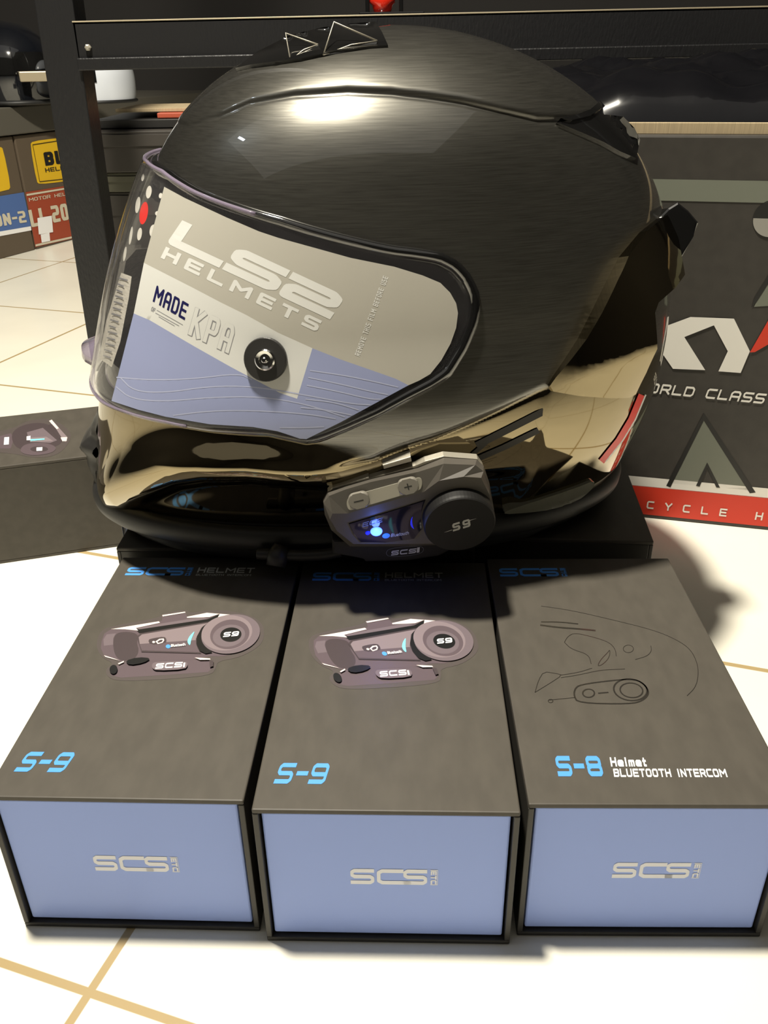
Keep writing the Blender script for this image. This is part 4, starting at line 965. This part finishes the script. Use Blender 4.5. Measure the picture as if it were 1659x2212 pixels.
# ------------------------------------------------------------------ left background: printed cartons, shelf, helmets
q0, q1 = onz(0, 560, 0), onz(150, 520, 0); ld = nrm(q1 - q0); ln_ = np.array([-ld[1], ld[0], 0]); LF = Plane(q0, ld, Z)
zl = lambda pts: [LF.uv(*p) for p in zz(pts, 3.95, 0, 0)]
M['kraft'] = mat('brown printed carton', (.10, .075, .05), .55); M['yellow'] = mat('yellow label', (.72, .45, .015), .45); M['bluep'] = mat('blue plate print', (.07, .14, .36), .45); M['redp'] = mat('rust red plate print', (.33, .055, .022), .45); M['cream'] = mat('cream print', (.60, .55, .42), .5)
ztop = LF.uv(60, 290)[1]; ug = LF.uv(52, 411)[0]
def printed(u0, u1, label, prints):
    c = LF.at((u0 + u1) / 2, 0, -.12); r = thing('printed_carton', label, 'carton', tuple(c), math.atan2(ld[1], ld[0]), 'printed cartons on the floor at the left')
    mb = MB(); rbox(mb, LF.at(u0, 0), ld * (u1 - u0), ln_ * .22, Z * ztop, .002, 0); prints(mb); mb.build('carton_body', [M['kraft'], M['yellow'], M['bluep'], M['redp'], M['cream'], M['ink'], M['white']], r)
f1 = lambda u, v: LF.at(u, v, .0006); f2 = lambda u, v: LF.at(u, v, .0012)
def pr1(mb):
    lay(mb, smooth_poly(zl([(255, 1235), (275, 1205), (470, 1180), (640, 1160), (690, 1520), (540, 1550), (335, 1572), (310, 1550)]), True, 1), f1, 1, smooth=False)
    for q in ribbon(zl([(275, 1235), (660, 1175), (700, 1510), (335, 1550)]), .0012, True): mb.add([f2(*p) for p in q], [(0, 1, 2, 3)], 5)
    a0, a1, a2 = [np.array(p) for p in zl([(385, 1415), (640, 1380), (365, 1300)])]; lay_word(mb, 'BLT', f2, a0, a1 - a0, [0, a2[1] - a0[1]], 5, asp=.6, th=.24)
    a0, a1, a2 = [np.array(p) for p in zl([(385, 1470), (640, 1435), (380, 1435)])]; lay_word(mb, 'HELMET', f2, a0, a1 - a0, [0, a2[1] - a0[1]], 5, asp=.7, th=.16)
    lay(mb, zl([(215, 1640), (720, 1560), (780, 2000), (300, 2110)]), f1, 3, smooth=False)
    for p in ([(222, 1655), (720, 1575), (720, 1588), (224, 1672)], [(298, 2085), (780, 1978), (782, 1994), (300, 2103)]): lay(mb, zl(p), f2, 4, smooth=False)
    a0, a1, a2 = [np.array(p) for p in zl([(265, 1940), (700, 1850), (250, 1790)])]; lay_word(mb, 'LI 2018', f2, a0, a1 - a0, [0, a2[1] - a0[1]], 4, asp=.5, th=.2)
    a0, a1, a2 = [np.array(p) for p in zl([(245, 1720), (700, 1645), (243, 1690)])]; lay_word(mb, 'MOTOR HELMETS', f2, a0, a1 - a0, [0, a2[1] - a0[1]], 4, asp=.8, th=.16)
    lay(mb, zl([(312, 1860), (435, 1840), (447, 1980), (325, 2000)]), lambda u, v: LF.at(u, v, .0018), 6, smooth=False); lay(mb, zl([(340, 2000), (415, 1985), (422, 2055), (350, 2070)]), lambda u, v: LF.at(u, v, .0018), 6, smooth=False)
def pr2(mb):
    lay(mb, smooth_poly(zl([(-420, 1310), (0, 1250), (25, 1270), (90, 1590), (70, 1625), (-360, 1700)]), True, 1), f1, 1, smooth=False)
    lay(mb, zl([(-420, 1740), (200, 1640), (262, 1930), (-380, 2040)]), f1, 2, smooth=False); lay(mb, zl([(-380, 2040), (262, 1930), (266, 1965), (-378, 2085)]), f1, 6, smooth=False)
    a0, a1, a2 = [np.array(p) for p in zl([(-330, 1985), (225, 1895), (-345, 1890)])]; lay_word(mb, 'NIPPON-2', f2, a0, a1 - a0, [0, zl([(210, 1795)])[0][1] - zl([(225, 1895)])[0][1]], 4, asp=.55, th=.2)
wbx = .235
printed(ug + .002, ug + .002 + wbx, 'brown carton with yellow label and rust red band, beside the rack post', pr1)
printed(ug - .002 - wbx, ug - .002, 'brown carton with yellow label and blue band at the left photo edge', pr2)
# shelf above them
SH = thing('wall_shelf', 'grey wooden shelf above the printed cartons at the left', 'shelf', tuple(LF.at(.1, 0, -.12)), math.atan2(ld[1], ld[0]))
M['shelf'] = mat('grey brown shelf board', (.085, .078, .062), .6); zs0 = ztop + .002; zs1 = LF.uv(60, 228)[1]
sb_ = MB(); rbox(sb_, LF.at(-.4, zs0, .006), ld * 1.2, ln_ * .30, Z * (zs1 - zs0), .002); sb_.build('board', M['shelf'], SH)
for uu in (-.40, .765):
    up_ = MB(); rbox(up_, LF.at(uu, 0, -.262), ld * .03, ln_ * .03, Z * zs0, .001); up_.build('leg', M['rack'], SH)
def little_helmet(name, label, c, rad, shell_mat, yaw, zb):
    r = thing(name, label, 'helmet', (c[0], c[1], zb), yaw, None); mb = MB(); vs = []; NA_, NT_ = 40, 24
    fd = np.array([math.cos(yaw), math.sin(yaw), 0]); sd_ = np.array([-fd[1], fd[0], 0])
    def P_(t, a, k=1.0):
        z = -.62 + 1.62 * t; w = math.sqrt(max(0, 1 - abs(z) ** 2.3)) if z > 0 else 1 - .16 * z * z
        return np.array([c[0], c[1], zb]) + (fd * math.cos(a) * w * 1.15 + sd_ * math.sin(a) * w) * rad * k + Z * rad * (z + .62)
    for i in range(NT_):
        for j in range(NA_): vs.append(P_(i / (NT_ - 1), 2 * math.pi * j / NA_))
    mb.add(vs, [(i * NA_ + j, i * NA_ + (j + 1) % NA_, (i + 1) * NA_ + (j + 1) % NA_, (i + 1) * NA_ + j) for i in range(NT_ - 1) for j in range(NA_)], 0, True); mb.add(vs[:NA_], [tuple(range(NA_))[::-1]], 0)
    mb.build('shell', shell_mat, r)
    v_ = MB(); vs = []
    for i in range(7):
        for j in range(17): vs.append(P_(.36 + .26 * i / 6, -1.0 + 2.0 * j / 16, 1.03))
    v_.add(vs, [(i * 17 + j, i * 17 + j + 1, (i + 1) * 17 + j + 1, (i + 1) * 17 + j) for i in range(6) for j in range(16)], 0, True); v_.build('visor', M['gloss'], r)
    t_ = MB(); tube(t_, [P_(0.02, 2 * math.pi * j / 40, 1.02) for j in range(40)], rad * .05, 8, closed=True); t_.build('rim_trim', M['rubber'], r)
    return r, P_
M['hblack'] = mat('gloss black helmet paint', (.006, .007, .010), .1, coat=1, coat_ior=1.7); M['hwhite'] = mat('white helmet paint', (.72, .76, .82), .25, coat=1)
hc1 = ony(22, 150, 1.72); r1, P1 = little_helmet('motorcycle_helmet', 'black glossy helmet on the grey shelf, left of the rack post', hc1, .080, M['hblack'], -1.0, zs1 + .003)
bd_ = MB()
pb = ony(40, 160, hc1[1] - .100)
rbox(bd_, pb - Z * .012, (.052, .012, 0), (-.002, .012, 0), (0, 0, .016), .002); bd_.build('badge', M['rackedge'], r1)
hc2 = LF.at(LF.uv(30, 215)[0] + .29, 0, -.14); r2, P2 = little_helmet('motorcycle_helmet', 'white helmet seen between the rack post and the beam', ony(214, 170, 1.70) * [1, 1, 0], .056, M['hwhite'], -2.3, zs1 + .003)

# dark cartons stacked behind the post
M['dk'] = mat('dark carton', (.036, .031, .026), .6); M['olive'] = mat('olive carton', (.075, .073, .048), .6)
za, zb_, zc_ = ony(280, 281, 1.15)[2], ony(280, 372, 1.15)[2], ony(260, 415, 1.15)[2]
def dkbox(z0, z1, xa, xb, label, mt_, dy=0):
    c = ((xa + xb) / 2, 1.25 + dy, z0); r = thing('storage_carton', label, 'carton', c, 0, 'dark cartons stacked behind the rack post'); mb = MB()
    rbox(mb, (xa, 1.15 + dy, z0), (xb - xa, 0, 0), (0, .2, 0), (0, 0, z1 - z0 - .0005), .0015); mb.build('carton_body', mt_, r)
    ld_ = MB(); rbox(ld_, (xa - .001, 1.148 + dy, z1 - .0045 - (z1 - z0) * .28), (xb - xa + .002, 0, 0), (0, .0015, 0), (0, 0, (z1 - z0) * .28), .0004); ld_.build('lid', mt_, r)
dkbox(0, .075, -.385, -.02, 'dark carton at the bottom of the stack behind the rack post', M['dk'])
dkbox(.075, zc_, -.375, -.03, 'dark carton second from the bottom of the stack behind the post', M['dk'], .004)
dkbox(zc_, zb_, -.375, -.03, 'olive thin carton third from the bottom of the stack behind the post', M['olive'])
dkbox(zb_, za, -.37, -.03, 'dark carton on top of the stack behind the rack post', M['dk'], -.004)
fo = MB(); fx0 = ony(280, 268, 1.2); rbox(fo, (-.355, 1.17, za + .0006), (.30, 0, 0), (0, .15, 0), (0, 0, .010), .001); tag(fo.build('folder', M['matte']), 'black folder lying on the dark carton stack', 'folder')
rs = MB(); rbox(rs, (-.275, 1.175, za + .0112), (.20, 0, 0), (0, .12, 0), (0, 0, .006), .001); tag(rs.build('booklet', mat('red booklet', (.42, .08, .04), .5)), 'thin red booklet lying on the black folder', 'booklet')
tn = MB(); rbox(tn, (-.330, 1.19, za + .0178), (.26, 0, 0), (0, .12, 0), (0, 0, .004), .0005); tag(tn.build('tan_sheet', M['board']), 'tan cardboard sheet on the red booklet behind the helmet', 'sheet')
